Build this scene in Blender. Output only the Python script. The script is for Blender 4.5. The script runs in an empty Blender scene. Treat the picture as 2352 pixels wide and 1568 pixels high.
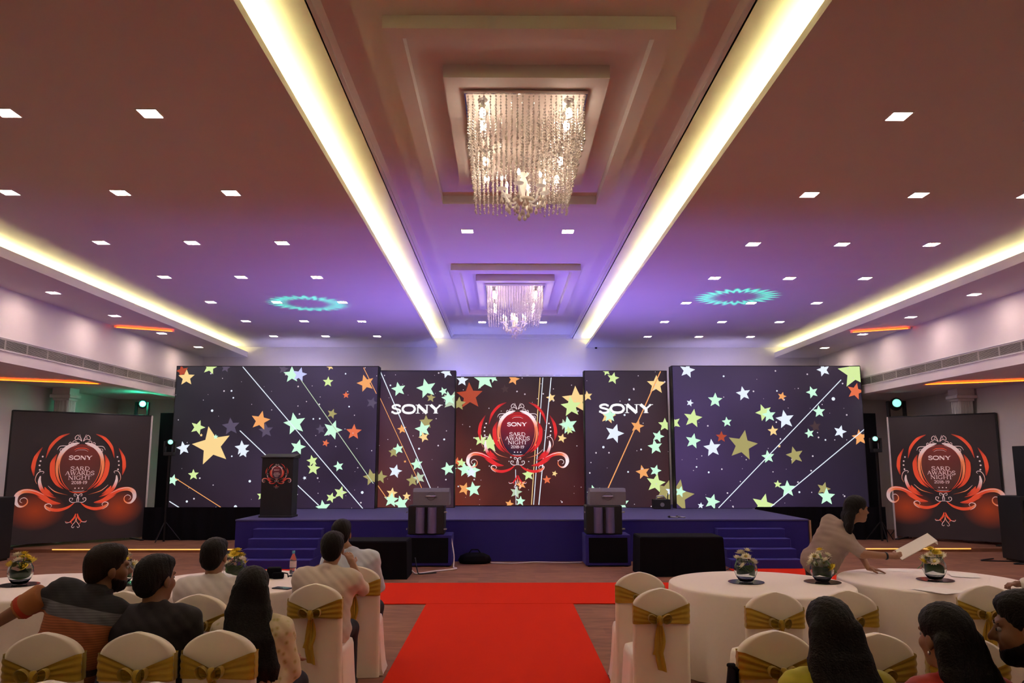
import bpy, bmesh, math, random
import numpy as np
from mathutils import Vector, Matrix

PI = math.pi
K = 0.935            # hall survey units to metres
SC = bpy.context.scene
COL = SC.collection

# ------------------------------------------------------------------ camera, world, exposure
cam_d = bpy.data.cameras.new('camera')
cam_d.sensor_width = 36.0
cam_d.lens = 1800.0 / 2352.0 * 36.0
cam_d.clip_end = 200
cam = bpy.data.objects.new('camera', cam_d)
cam.location = (-0.187, 0.0, 1.87)
cam.rotation_euler = (math.radians(90 + 8.7175), 0, math.radians(-0.5034))
COL.objects.link(cam)
SC.camera = cam

world = bpy.data.worlds.new('world')
SC.world = world
world.use_nodes = True
world.node_tree.nodes['Background'].inputs[0].default_value = (0.02, 0.015, 0.02, 1)
world.node_tree.nodes['Background'].inputs[1].default_value = 0.2

SC.view_settings.view_transform = 'Standard'
SC.view_settings.look = 'None'
SC.view_settings.exposure = 0.0
SC.view_settings.gamma = 1.0
SC.view_settings.use_curve_mapping = False
cy_ = SC.cycles
cy_.use_adaptive_sampling = True; cy_.adaptive_threshold = 0.2; cy_.adaptive_min_samples = 20
cy_.max_bounces = 5; cy_.diffuse_bounces = 4; cy_.glossy_bounces = 2; cy_.transmission_bounces = 5; cy_.transparent_max_bounces = 6
cy_.caustics_reflective = False; cy_.caustics_refractive = False

DOWN_L = 100.0                      # downlight panels
DOWN_C = (1.0, 0.80, 0.69)
LEDGE_C = (1.0, 0.74, 0.66)
COVE_L = 37.0                      # hidden cove strips
COVE_C = (1.0, 0.93, 0.40)
WASH_C = (0.30, 0.20, 1.0)         # violet wash from the lamps beside the stage
WASH_W = 600.0

# ------------------------------------------------------------------ materials
MATS = {}
def _new(name):
    m = bpy.data.materials.new(name); m.use_nodes = True
    nt = m.node_tree
    return m, nt, nt.nodes['Principled BSDF']

def mat(name, c, rough=0.6, var=0.08, scale=30.0, bump=0.0, bscale=200.0, metal=0.0, spec=0.5, sheen=0.0, trans=0.0, ior=1.45, emit=None, estr=0.0, coat=0.0):
    m, nt, b = _new(name)
    N = nt.nodes; L = nt.links
    b.inputs['Roughness'].default_value = rough
    b.inputs['Metallic'].default_value = metal
    b.inputs['Specular IOR Level'].default_value = spec
    b.inputs['Sheen Weight'].default_value = sheen
    b.inputs['Transmission Weight'].default_value = trans
    b.inputs['IOR'].default_value = ior
    b.inputs['Coat Weight'].default_value = coat
    tc = N.new('ShaderNodeTexCoord')
    nz = N.new('ShaderNodeTexNoise'); nz.inputs['Scale'].default_value = scale; nz.inputs['Detail'].default_value = 4
    L.new(tc.outputs['Object'], nz.inputs['Vector'])
    mx = N.new('ShaderNodeMix'); mx.data_type = 'RGBA'
    mx.inputs[6].default_value = (*[max(0, x * (1 - var)) for x in c], 1)
    mx.inputs[7].default_value = (*[min(1, x * (1 + var)) for x in c], 1)
    L.new(nz.outputs['Fac'], mx.inputs[0])
    L.new(mx.outputs[2], b.inputs['Base Color'])
    if bump:
        n2 = N.new('ShaderNodeTexNoise'); n2.inputs['Scale'].default_value = bscale
        L.new(tc.outputs['Object'], n2.inputs['Vector'])
        bp = N.new('ShaderNodeBump'); bp.inputs['Strength'].default_value = bump; bp.inputs['Distance'].default_value = 0.01
        L.new(n2.outputs['Fac'], bp.inputs['Height']); L.new(bp.outputs['Normal'], b.inputs['Normal'])
    if emit:
        b.inputs['Emission Color'].default_value = (*emit, 1)
        b.inputs['Emission Strength'].default_value = estr
    MATS[name] = m
    return m

def emat(name, c, s):
    m, nt, b = _new(name)
    b.inputs['Base Color'].default_value = (0.8, 0.8, 0.8, 1)
    b.inputs['Emission Color'].default_value = (*c, 1)
    b.inputs['Emission Strength'].default_value = s
    MATS[name] = m
    return m

def srgb(r, g, b):
    f = lambda v: ((v / 255 + 0.055) / 1.055) ** 2.4 if v > 10 else v / 255 / 12.92
    return (f(r), f(g), f(b))

def attr_mat(name, emission, rough=0.5):
    """colour printed / shown per vertex: a lit display (emission) or a printed flex"""
    m, nt, b = _new(name)
    a = nt.nodes.new('ShaderNodeVertexColor'); a.layer_name = 'Col'
    if emission:
        b.inputs['Base Color'].default_value = (0.01, 0.01, 0.01, 1)
        nt.links.new(a.outputs['Color'], b.inputs['Emission Color'])
        b.inputs['Emission Strength'].default_value = emission
    else:
        nt.links.new(a.outputs['Color'], b.inputs['Base Color'])
    b.inputs['Roughness'].default_value = rough
    MATS[name] = m
    return m

def led_back(name, corners, w, h, scale=.5, seed=0.0):
    """dark picture on an LED wall: four corner colours (top left, top right, bottom left, bottom right) blended, with soft clouds"""
    m, nt, b = _new(name)
    N, L = nt.nodes, nt.links
    tc = N.new('ShaderNodeTexCoord'); sp = N.new('ShaderNodeSeparateXYZ'); L.new(tc.outputs['Object'], sp.inputs[0])
    def rng(o, a, c):
        n = N.new('ShaderNodeMapRange'); n.inputs[1].default_value = a; n.inputs[2].default_value = c; L.new(o, n.inputs[0]); return n.outputs[0]
    u = rng(sp.outputs[0], -w, w); v = rng(sp.outputs[2], 0, h)
    def mix(f, a, c):
        n = N.new('ShaderNodeMix'); n.data_type = 'RGBA'; L.new(f, n.inputs[0])
        for q, s in ((a, 6), (c, 7)):
            if isinstance(q, tuple): n.inputs[s].default_value = (*q, 1)
            else: L.new(q, n.inputs[s])
        return n.outputs[2]
    base = mix(v, mix(u, corners[2], corners[3]), mix(u, corners[0], corners[1]))
    mp = N.new('ShaderNodeMapping'); mp.inputs['Location'].default_value = (seed, seed, seed); L.new(tc.outputs['Object'], mp.inputs['Vector'])
    nz = N.new('ShaderNodeTexNoise'); nz.inputs['Scale'].default_value = scale; nz.inputs['Detail'].default_value = 1.5; L.new(mp.outputs['Vector'], nz.inputs['Vector'])
    st = rng(nz.outputs['Fac'], .3, .7)
    ad = N.new('ShaderNodeMath'); ad.operation = 'MULTIPLY_ADD'; L.new(st, ad.inputs[0]); ad.inputs[1].default_value = .9; ad.inputs[2].default_value = .55
    L.new(base, b.inputs['Emission Color']); L.new(ad.outputs[0], b.inputs['Emission Strength'])
    b.inputs['Base Color'].default_value = (0.008, 0.008, 0.01, 1); b.inputs['Roughness'].default_value = 0.45
    MATS[name] = m
    return m

paint = mat('paint_white', (0.74, 0.70, 0.69), 0.75, 0.02, 3)
paint_wall = mat('paint_wall', (0.78, 0.74, 0.72), 0.8, 0.03, 2)
paint_cove = mat('paint_cove', (0.85, 0.82, 0.74), 0.7, 0.02, 3)
mat('grille_metal', (0.42, 0.40, 0.38), 0.45, 0.05, 30, metal=0.3)
mat('dark_slot', (0.02, 0.02, 0.02), 0.8)
mat('black_paint', (0.007, 0.007, 0.009), 0.55, 0.2, 20)
mat('black_cloth', (0.0045, 0.004, 0.006), 0.9, 0.3, 60, bump=0.15, spec=0.12)
mat('black_metal', (0.02, 0.02, 0.022), 0.35, 0.1, 30, metal=0.6)
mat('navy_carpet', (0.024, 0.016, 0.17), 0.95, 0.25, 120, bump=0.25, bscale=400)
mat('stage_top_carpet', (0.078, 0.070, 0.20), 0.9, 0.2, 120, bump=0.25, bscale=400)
mat('plywood', (0.42, 0.26, 0.14), 0.6, 0.15, 12)
mat('red_carpet', (0.60, 0.020, 0.004), 0.95, 0.06, 60, bump=0.2, bscale=500, spec=0.1)
mat('wedge_grey', (0.16, 0.15, 0.19), 0.6, 0.1, 30)
mat('chrome_panel', (0.20, 0.17, 0.34), 0.3, 0.15, 6, metal=0.5)
mat('satin_white', (0.82, 0.74, 0.63), 0.42, 0.04, 10, sheen=0.2)
mat('table_linen', (0.80, 0.71, 0.65), 0.8, 0.03, 40, bump=0.05)
mat('gold_satin', (0.40, 0.265, 0.020), 0.36, 0.12, 9, metal=0.15, sheen=0.2)
mat('mirror_black', (0.015, 0.015, 0.017), 0.12, 0.05, 5, coat=0.3)
mat('leaf_green', (0.06, 0.20, 0.03), 0.4, 0.35, 12)
mat('leaf_dark', (0.03, 0.12, 0.04), 0.4, 0.35, 12)
mat('petal_white', (0.85, 0.80, 0.62), 0.7, 0.06, 40)
mat('petal_yellow', (0.80, 0.62, 0.05), 0.7, 0.1, 40)
mat('flower_eye', (0.55, 0.42, 0.04), 0.8, 0.2, 60)
mat('paper', (0.82, 0.78, 0.72), 0.7, 0.02, 30)
mat('phone_black', (0.012, 0.012, 0.014), 0.2, 0.1, 20)
mat('plastic_clear', (0.75, 0.85, 0.9), 0.1, 0.02, 5, trans=0.85, ior=1.2)
mat('cap_blue', (0.10, 0.35, 0.55), 0.4)
mat('label_print', (0.75, 0.55, 0.60), 0.5, 0.25, 50)
mat('hair_black', (0.0055, 0.004, 0.004), 0.62, 0.3, 60, bump=0.5, bscale=120, spec=.22)
mat('hair_brown', (0.012, 0.006, 0.004), 0.62, 0.3, 60, bump=0.5, bscale=120, spec=.22)
mat('skin_a', (0.30, 0.145, 0.085), 0.55, 0.08, 25)
mat('skin_b', (0.20, 0.09, 0.05), 0.55, 0.08, 25)
mat('eye_white', (0.28, 0.25, 0.23), 0.4)
mat('cord_white', (0.75, 0.68, 0.68), 0.6)
mat('steel', (0.5, 0.5, 0.5), 0.3, 0.05, 20, metal=0.9)
mat('bulb_glass', (0.9, 0.85, 0.7), 0.3, emit=(1.0, 0.80, 0.60), estr=45.0)
mat('candle_white', (0.85, 0.80, 0.72), 0.35, 0.03, 10, emit=(1.0, 0.85, 0.72), estr=0.25)
mat('chandelier_plate', (0.86, 0.78, 0.74), 0.35, 0.02, 5)
mat('mirror_silver', (0.8, 0.78, 0.76), 0.08, 0.02, 5, metal=1.0)
mat('fixture_white', (0.8, 0.8, 0.78), 0.5)
emat('downlight', DOWN_C, DOWN_L)
emat('ledge_light', LEDGE_C, 115.0)
emat('aisle_light', (1.0, 0.94, 1.0), 85.0)  # for the lights added over the side aisles
emat('cove_strip', COVE_C, COVE_L)
emat('amber_strip', (1.0, 0.42, 0.03), 1.5)
emat('orange_strip', (1.0, 0.085, 0.003), 16.0)  # for the bars added to throw the orange glow
emat('lens_green', (0.06, 1.0, 0.50), 12.0)
emat('lens_dim', (0.30, 1.0, 0.75), 1.2)
attr_mat('led_pixels', 1.0)
attr_mat('flex_print', 0.0, 0.55)

def glass(name, c, rough, ior=1.45):
    m, nt, b = _new(name)
    b.inputs['Base Color'].default_value = (*c, 1)
    b.inputs['Roughness'].default_value = rough
    b.inputs['Transmission Weight'].default_value = 1.0
    b.inputs['IOR'].default_value = ior
    MATS[name] = m
glass('bowl_glass', (0.96, 1.0, 0.97), 0.01, 1.35)

def crystal():
    m, nt, b = _new('crystal')
    b.inputs['Base Color'].default_value = (0.95, 0.90, 0.86, 1)
    b.inputs['Roughness'].default_value = 0.08
    b.inputs['Transmission Weight'].default_value = 0.25
    b.inputs['IOR'].default_value = 1.6
    b.inputs['Specular IOR Level'].default_value = 0.9
    MATS['crystal'] = m
crystal()

def floor_mat():
    m, nt, b = _new('hall_carpet')
    N, L = nt.nodes, nt.links
    tc = N.new('ShaderNodeTexCoord')
    br = N.new('ShaderNodeTexBrick')
    br.offset = 0.5; br.inputs['Scale'].default_value = 1.0
    br.inputs['Brick Width'].default_value = 0.62; br.inputs['Row Height'].default_value = 0.3
    br.inputs['Mortar Size'].default_value = 0.0; br.inputs['Bias'].default_value = 0.0
    br.inputs['Color1'].default_value = (0.165, 0.060, 0.030, 1); br.inputs['Color2'].default_value = (0.27, 0.108, 0.056, 1)
    L.new(tc.outputs['Object'], br.inputs['Vector'])
    nz = N.new('ShaderNodeTexNoise'); nz.inputs['Scale'].default_value = 5.0; nz.inputs['Detail'].default_value = 6
    mp = N.new('ShaderNodeMapping'); mp.inputs['Scale'].default_value = (0.6, 2.2, 1)
    L.new(tc.outputs['Object'], mp.inputs['Vector']); L.new(mp.outputs['Vector'], nz.inputs['Vector'])
    cr = N.new('ShaderNodeValToRGB')
    cr.color_ramp.elements[0].position = 0.35; cr.color_ramp.elements[0].color = (0.13, 0.050, 0.026, 1)
    cr.color_ramp.elements[1].position = 0.7; cr.color_ramp.elements[1].color = (0.30, 0.127, 0.068, 1)
    L.new(nz.outputs['Fac'], cr.inputs['Fac'])
    mx = N.new('ShaderNodeMix'); mx.data_type = 'RGBA'; mx.inputs[0].default_value = 0.5
    L.new(br.outputs['Color'], mx.inputs[6]); L.new(cr.outputs['Color'], mx.inputs[7])
    L.new(mx.outputs[2], b.inputs['Base Color'])
    b.inputs['Roughness'].default_value = 0.9
    MATS['hall_carpet'] = m
floor_mat()

# ------------------------------------------------------------------ mesh helpers
class MB:
    """collects geometry of one mesh"""
    def __init__(s): s.v = []; s.f = []; s.c = None
    def add(s, vs, fs):
        n = len(s.v); s.v += [tuple(p) for p in vs]; s.f += [tuple(i + n for i in f) for f in fs]; return s
    def box(s, x0, y0, z0, x1, y1, z1, M=None):
        vs = [Vector(p) for p in ((x0,y0,z0),(x1,y0,z0),(x1,y1,z0),(x0,y1,z0),(x0,y0,z1),(x1,y0,z1),(x1,y1,z1),(x0,y1,z1))]
        if M: vs = [M @ p for p in vs]
        return s.add(vs, [(0,3,2,1),(4,5,6,7),(0,1,5,4),(1,2,6,5),(2,3,7,6),(3,0,4,7)])
    def bevbox(s, x0, y0, z0, x1, y1, z1, r=0.02, M=None):
        bm = bmesh.new(); bmesh.ops.create_cube(bm, size=1)
        for v in bm.verts:
            v.co = Vector(((x0+x1)/2 + v.co.x*(x1-x0), (y0+y1)/2 + v.co.y*(y1-y0), (z0+z1)/2 + v.co.z*(z1-z0)))
        bmesh.ops.bevel(bm, geom=bm.edges[:], offset=r, segments=2, affect='EDGES', profile=0.5)
        return s.bm(bm, M)
    def bm(s, bm, M=None):
        bm.verts.ensure_lookup_table(); bm.verts.index_update()
        vs = [(M @ v.co) if M else v.co.copy() for v in bm.verts]
        fs = [[v.index for v in f.verts] for f in bm.faces]
        bm.free(); return s.add(vs, fs)
    def quad(s, a, b, c, d): return s.add([a, b, c, d], [(0,1,2,3)])
    def lathe(s, prof, n=24, M=None, a0=0.0, a1=2*PI, wob=None):
        full = abs(a1 - a0 - 2*PI) < 1e-6
        m = n if full else n + 1
        vs = []
        for (r, z) in prof:
            for i in range(m):
                a = a0 + (a1 - a0) * i / n
                rr = r + (wob(a, r, z) if wob else 0)
                p = Vector((rr*math.cos(a), rr*math.sin(a), z)); vs.append(M @ p if M else p)
        fs = []
        for j in range(len(prof)-1):
            for i in range(n):
                i2 = (i+1) % m
                fs.append((j*m+i, j*m+i2, (j+1)*m+i2, (j+1)*m+i))
        return s.add(vs, fs)
    def tube(s, pts, r, n=8, cap=True):
        pts = [Vector(p) for p in pts]
        rs = r if isinstance(r, (list, tuple)) else [r]*len(pts)
        vs = []; up = None
        for i, p in enumerate(pts):
            d = (pts[min(i+1, len(pts)-1)] - pts[max(i-1, 0)]).normalized()
            if up is None: up = Vector((0,0,1)) if abs(d.z) < 0.9 else Vector((1,0,0))
            sx = d.cross(up).normalized(); up = sx.cross(d).normalized()
            for k in range(n):
                a = 2*PI*k/n
                vs.append(p + (sx*math.cos(a) + up*math.sin(a))*rs[i])
        fs = []
        for i in range(len(pts)-1):
            for k in range(n):
                k2 = (k+1) % n
                fs.append((i*n+k, i*n+k2, (i+1)*n+k2, (i+1)*n+k))
        if cap: fs += [tuple(range(n-1,-1,-1)), tuple(range((len(pts)-1)*n, len(pts)*n))]
        return s.add(vs, fs)
    def prism(s, poly, z0, z1, M=None):
        n = len(poly)
        vs = [Vector((x, y, z0)) for x, y in poly] + [Vector((x, y, z1)) for x, y in poly]
        if M: vs = [M @ p for p in vs]
        return s.add(vs, [tuple(range(n-1,-1,-1)), tuple(range(n, 2*n))] + [(i, (i+1)%n, n+(i+1)%n, n+i) for i in range(n)])
    def loft(s, rings, cap0=True, cap1=True):
        n = len(rings[0]); vs = [p for r in rings for p in r]
        fs = [(j*n+i, j*n+(i+1)%n, (j+1)*n+(i+1)%n, (j+1)*n+i) for j in range(len(rings)-1) for i in range(n)]
        if cap0: fs.append(tuple(range(n-1,-1,-1)))
        if cap1: fs.append(tuple(range((len(rings)-1)*n, len(rings)*n)))
        return s.add(vs, fs)
    def grid(s, fn, nu, nv):
        vs = [fn(i/nu, j/nv) for j in range(nv+1) for i in range(nu+1)]
        w = nu+1
        return s.add(vs, [(j*w+i, j*w+i+1, (j+1)*w+i+1, (j+1)*w+i) for j in range(nv) for i in range(nu)])
    def mesh(s, name, m, smooth=False, angle=None):
        me = bpy.data.meshes.new(name)
        me.from_pydata([tuple(p) for p in s.v], [], s.f)
        me.update()
        me.materials.append(MATS[m] if isinstance(m, str) else m)
        if smooth:
            me.polygons.foreach_set('use_smooth', [True]*len(me.polygons))
            if angle is not None:
                try: me.set_sharp_from_angle(angle=math.radians(angle))
                except Exception: pass
        return me
    def build(s, name, m, parent=None, smooth=False, angle=None, loc=None):
        o = bpy.data.objects.new(name, s.mesh(name, m, smooth, angle))
        COL.objects.link(o)
        if parent is not None: o.parent = parent
        if loc: o.location = loc
        return o

def thing(name, label, cat, loc=(0,0,0), rz=0.0, group=None):
    o = bpy.data.objects.new(name, None); COL.objects.link(o)
    o.empty_display_size = 0.1
    o.location = loc; o.rotation_euler = (0, 0, rz)
    return tag(o, label, cat, group)
def tag(o, label, cat, group=None):
    o['label'] = label; o['category'] = cat
    if group: o['group'] = group
    return o
def struct(o, label=None):
    o['kind'] = 'structure'
    if label: o['label'] = label
    return o
def link(name, me, parent=None, loc=None, rot=None, scale=None):
    o = bpy.data.objects.new(name, me); COL.objects.link(o)
    if parent is not None: o.parent = parent
    if loc: o.location = loc
    if rot: o.rotation_euler = rot
    if scale: o.scale = scale
    return o
def dup(root, loc, rz, label=None, group=None):
    r = root.copy(); COL.objects.link(r); r.location = loc; r.rotation_euler = (0, 0, rz)
    if label: r['label'] = label
    if group: r['group'] = group
    for ch in root.children:
        c = ch.copy(); COL.objects.link(c); c.parent = r
        for g in ch.children:
            d = g.copy(); COL.objects.link(d); d.parent = c
    return r
ORD = ['first', 'second', 'third', 'fourth', 'fifth', 'sixth', 'seventh', 'eighth', 'ninth']
# ------------------------------------------------------------------ the hall
HC, HR, HT = 5.003, 5.236, 5.348       # side ceilings, cove ceiling, coffer ceiling
LIPX, INX = 2.057, 1.674               # cove lip, coffer edge
LEDX, UPX, OUTX = 7.293, 8.51, 10.75   # outer cove lip, upper side wall, aisle wall
Y0, Y1 = -5.0, 21.5
SOFF = 3.50

m = MB(); m.box(-OUTX-.2, Y0-.2, -.2, OUTX+.2, Y1+.2, 0)
struct(m.build('floor', 'hall_carpet'), 'brown patterned hall carpet')
m = MB(); m.box(-OUTX-.2, Y1, 0, OUTX+.2, Y1+.2, 5.6); struct(m.build('wall_back', paint_wall), 'white back wall above the stage screens')
m = MB(); m.box(-OUTX-.2, Y0-.2, 0, OUTX+.2, Y0, 5.6); struct(m.build('wall_front', paint_wall))
for s, nm in ((-1, 'left'), (1, 'right')):
    m = MB(); m.box(min(s*OUTX, s*(OUTX+.2)), Y0, 0, max(s*OUTX, s*(OUTX+.2)), Y1, SOFF+.06)
    struct(m.build('wall_'+nm, paint_wall), 'plain outer wall of the %s side aisle' % nm)
    # upper side wall / fascia over the aisle
    m = MB(); m.box(min(s*UPX, s*(UPX+.25)), Y0, SOFF, max(s*UPX, s*(UPX+.25)), Y1, HC+.2)
    struct(m.build('wall_%s_upper' % nm, paint_wall), 'pale upper %s wall over the side aisle' % nm)
    m = MB(); m.box(min(s*(UPX+.2), s*(OUTX+.2)), Y0, SOFF+.05, max(s*(UPX+.2), s*(OUTX+.2)), Y1, SOFF+.2)
    struct(m.build('ceiling_%s_aisle' % nm, paint), 'low ceiling of the %s side aisle' % nm)
    # thin moulding lines on the fascia
    m = MB(); m.box(min(s*(UPX-.02), s*UPX), Y0, 3.895, max(s*(UPX-.02), s*UPX), Y1, 3.91)
    m.box(min(s*(UPX-.02), s*UPX), Y0, 3.685, max(s*(UPX-.02), s*UPX), Y1, 3.70)
    struct(m.build('trim_%s_fascia' % nm, 'fixture_white'))
    # side ceiling with its shelf over the central cove
    m = MB()
    m.box(min(s*LIPX, s*7.95), Y0, HC, max(s*LIPX, s*7.95), Y1, HC+.03)
    m.box(min(s*LIPX, s*(LIPX+.025)), Y0, HC+.03, max(s*LIPX, s*(LIPX+.025)), Y1, HC+.075)
    struct(m.build('ceiling_%s' % nm, paint), 'flat white %s ceiling with rows of square downlights' % nm)
    m = MB(); m.box(min(s*(LIPX+.36), s*(LIPX+.42)), Y0, HC+.03, max(s*(LIPX+.36), s*(LIPX+.42)), Y1, HR)
    struct(m.build('trim_%s_cove_back' % nm, paint_cove))
    m = MB(); m.box(min(s*INX, s*(LIPX+.42)), Y0, HR, max(s*INX, s*(LIPX+.42)), Y1, HR+.12)
    struct(m.build('ceiling_%s_cove' % nm, paint_cove), 'glowing %s cove band beside the central coffer' % nm)
    # bevelled moulding of the coffer
    m = MB()
    y0, y1 = Y0, Y1
    prof = [(INX, HR), (INX, HR+.03), (INX-.03, HR+.045), (INX-.03, HR+.07), (INX-.075, HT), (INX+.02, HT)]
    m.add([(s*x, y0, z) for x, z in prof] + [(s*x, y1, z) for x, z in prof], [(i, i+1, 7+i, 6+i) for i in range(5)])
    struct(m.build('trim_%s_coffer' % nm, paint))
    # outer ledge with lip, hiding the outer cove strip
    m = MB()
    m.box(min(s*LEDX, s*UPX), Y0, 4.722, max(s*LEDX, s*UPX), Y1, 4.79)
    m.box(min(s*LEDX, s*(LEDX+.025)), Y0, 4.79, max(s*LEDX, s*(LEDX+.025)), Y1, 4.865)
    m.box(min(s*7.90, s*7.95), Y0, 4.79, max(s*7.90, s*7.95), Y1, HC)
    struct(m.build('ceiling_%s_ledge' % nm, paint), 'dropped %s ledge along the outer cove' % nm)
    # hidden cove strips
    for (xa, xb, z, ya, yb) in ((LIPX+.07, LIPX+.12, HC+.032, Y0+.3, Y1-.25), (LEDX+.25, LEDX+.30, 4.792, Y0+.3, Y1-.25)):
        m = MB(); m.box(min(s*xa, s*xb), ya, z, max(s*xa, s*xb), yb, z+.012)
        where = 'central' if xa < 4 else 'outer'
        tag(m.build('cove_light_strip', 'cove_strip'), 'warm light strip hidden in the %s %s cove' % (nm, where), 'light strip')
m = MB(); m.box(-INX-.02, Y0, HT, INX+.02, Y1, HT+.1); struct(m.build('ceiling', paint), 'raised central coffer ceiling')
m = MB(); m.box(-INX, Y1-.05, HR, INX, Y1, HR+.05); m.box(-INX, Y1-.09, HR+.05, INX, Y1, HT)
struct(m.build('trim_coffer_end', paint))

# dropped frames and panels around the chandeliers
CH_Y = [8.4*K, 16.82*K]
for i, cy in enumerate(CH_Y):
    o = (6.12*K - CH_Y[0]) + cy; a = (6.28*K - CH_Y[0]) + cy; b = (10.66*K - CH_Y[0]) + cy; e = (10.82*K - CH_Y[0]) + cy
    hx, hi = 1.24*K, 1.085*K
    m = MB()
    z0, z1 = HR, HT
    m.box(-hx, o, z0, hx, a, z1); m.box(-hx, b, z0, hx, e, z1)
    m.box(-hx, a, z0, -hi, b, z1); m.box(hi, a, z0, hx, b, z1)
    struct(m.build('trim_frame', paint), ('dropped rectangular ceiling frame around the near chandelier', 'dropped rectangular ceiling frame around the far chandelier')[i])
    m = MB(); pa = (6.95*K - CH_Y[0]) + cy; pb = (9.84*K - CH_Y[0]) + cy
    m.box(-.79*K, pa, HR-.01, .79*K, pb, HT)
    struct(m.build('trim_panel', paint), ('ceiling panel carrying the near chandelier', 'ceiling panel carrying the far chandelier')[i])

# square downlights
SZ = 0.085
fm = MB()
for (x0, y0_, x1, y1_) in ((-SZ-.012, -SZ-.012, SZ+.012, -SZ), (-SZ-.012, SZ, SZ+.012, SZ+.012), (-SZ-.012, -SZ, -SZ, SZ), (SZ, -SZ, SZ+.012, SZ)):
    fm.box(x0, y0_, -.008, x1, y1_, 0)
fme = fm.mesh('frame', 'fixture_white')
dm = MB(); dm.box(-SZ, -SZ, -.005, SZ, SZ, 0); dme = dm.mesh('diffuser', 'downlight'); dle = dm.mesh('diffuser', 'ledge_light')
def downlight(x, y, z, label, group):
    t = thing('downlight', label, 'downlight', (x, y, z), 0, group)
    link('frame', fme, t); link('diffuser', dle if 'ledge' in label else dme, t)
    return t
COLN = ['nearest the central cove', 'in the middle column', 'nearest the outer cove']
rows = [6.76 + 2.135*k for k in range(7)]
for s, nm in ((-1, 'left'), (1, 'right')):
    for k, y in enumerate(rows):
        for c, x in enumerate((3.42, 4.72, 6.03)):
            downlight(s*x, y, HC, 'square downlight in the %s ceiling, %s row from the stage, %s' % (nm, ORD[6-k], COLN[c]), '%s ceiling downlights' % nm)
        if k >= 2:
            downlight(s*7.9, y, 4.722, 'square downlight under the %s ledge, %s from the stage' % (nm, ORD[6-k]), '%s ledge downlights' % nm)
    for k, y in enumerate((6.76 - 2.135, 6.76 - 4.27)):
        for c, x in enumerate((3.42, 4.72, 6.03)):
            downlight(s*x, y, HC, 'square downlight in the %s ceiling, %s row from the stage, %s' % (nm, ORD[7+k], COLN[c]), '%s ceiling downlights' % nm)
for y, w in ((11.57, 'between the two chandeliers'), (19.45, 'between far chandelier and back wall')):
    for s, nm in ((-1, 'left'), (1, 'right')):
        downlight(s*.767, y, HT, 'square downlight in the central coffer %s, %s one' % (w, nm), 'coffer downlights')

# neutral lights added out of view to brighten the side aisle walls
dae = dm.mesh('diffuser', 'aisle_light')
for s, nm in ((-1, 'left'), (1, 'right')):
    for k, (x, y) in enumerate(((8.89, 18.0), (8.89, 15.4), (9.7, 12.8), (9.7, 9.0))):
        t = thing('downlight', 'neutral square downlight in the %s side aisle ceiling, %s from the stage' % (nm, ORD[k]), 'downlight', (s*x, y, SOFF+.05), 0, '%s aisle downlights' % nm)
        link('frame', fme, t); link('diffuser', dae, t)

# long air grilles on the upper side walls
gm = MB()
gl, gh = 0.60, 0.17
gm.box(-.012, -gl/2, 0, .0, -gl/2+.012, gh); gm.box(-.012, gl/2-.012, 0, 0, gl/2, gh)
gm.box(-.012, -gl/2, 0, 0, gl/2, .012); gm.box(-.012, -gl/2, gh-.012, 0, gl/2, gh)
for k in range(8):
    z = .022 + k*.017
    gm.add([(-.011, -gl/2, z), (-.011, gl/2, z), (-.002, gl/2, z+.011), (-.002, -gl/2, z+.011)], [(0,1,2,3)])
gme = gm.mesh('grille_panel', 'grille_metal')
for s, nm in ((-1, 'left'), (1, 'right')):
    t = thing('air_grille', 'long slatted air grille along the upper %s wall' % nm, 'air vent', (s*(UPX-.001), 10, 3.705))
    bk = MB(); bk.box(-.004, -8.0, 0, .0, 11.0, gh); b = bk.build('backing', 'dark_slot', t)
    b.location = (-.0005*s if s > 0 else .0045, 0, 0)
    for i in range(20):
        link('grille_panel', gme, t, (0, -1.0 + i*.61, 0), (0, 0, 0 if s > 0 else PI))

# aisle pilasters with capitals
for s, nm in ((-1, 'left'), (1, 'right')):
    t = thing('pilaster', 'fluted pilaster with square capital behind the %s banner' % nm, 'pilaster', (s*10.38 + (0.0 if s < 0 else .12), 18.25, 0))
    m = MB(); m.box(-.16, -.16, 0, .16, .16, 3.30); m.build('shaft', paint_wall, t)
    for k in range(5):
        m = MB(); x = -.13 + k*.065
        m.tube([(x, -.16, .1), (x, -.16, 3.26)], .018, 6); m.build('flute', paint_wall, t)
        m = MB(); m.tube([(.16*-s, x, .1), (.16*-s, x, 3.26)], .018, 6); m.build('flute', paint_wall, t)
    m = MB(); m.bevbox(-.19, -.19, 3.26, .19, .19, 3.32, .01); m.bevbox(-.24, -.24, 3.32, .24, .24, 3.40, .015); m.box(-.2, -.2, 3.40, .2, .2, SOFF+.05)
    m.build('capital', paint_wall, t)

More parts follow.
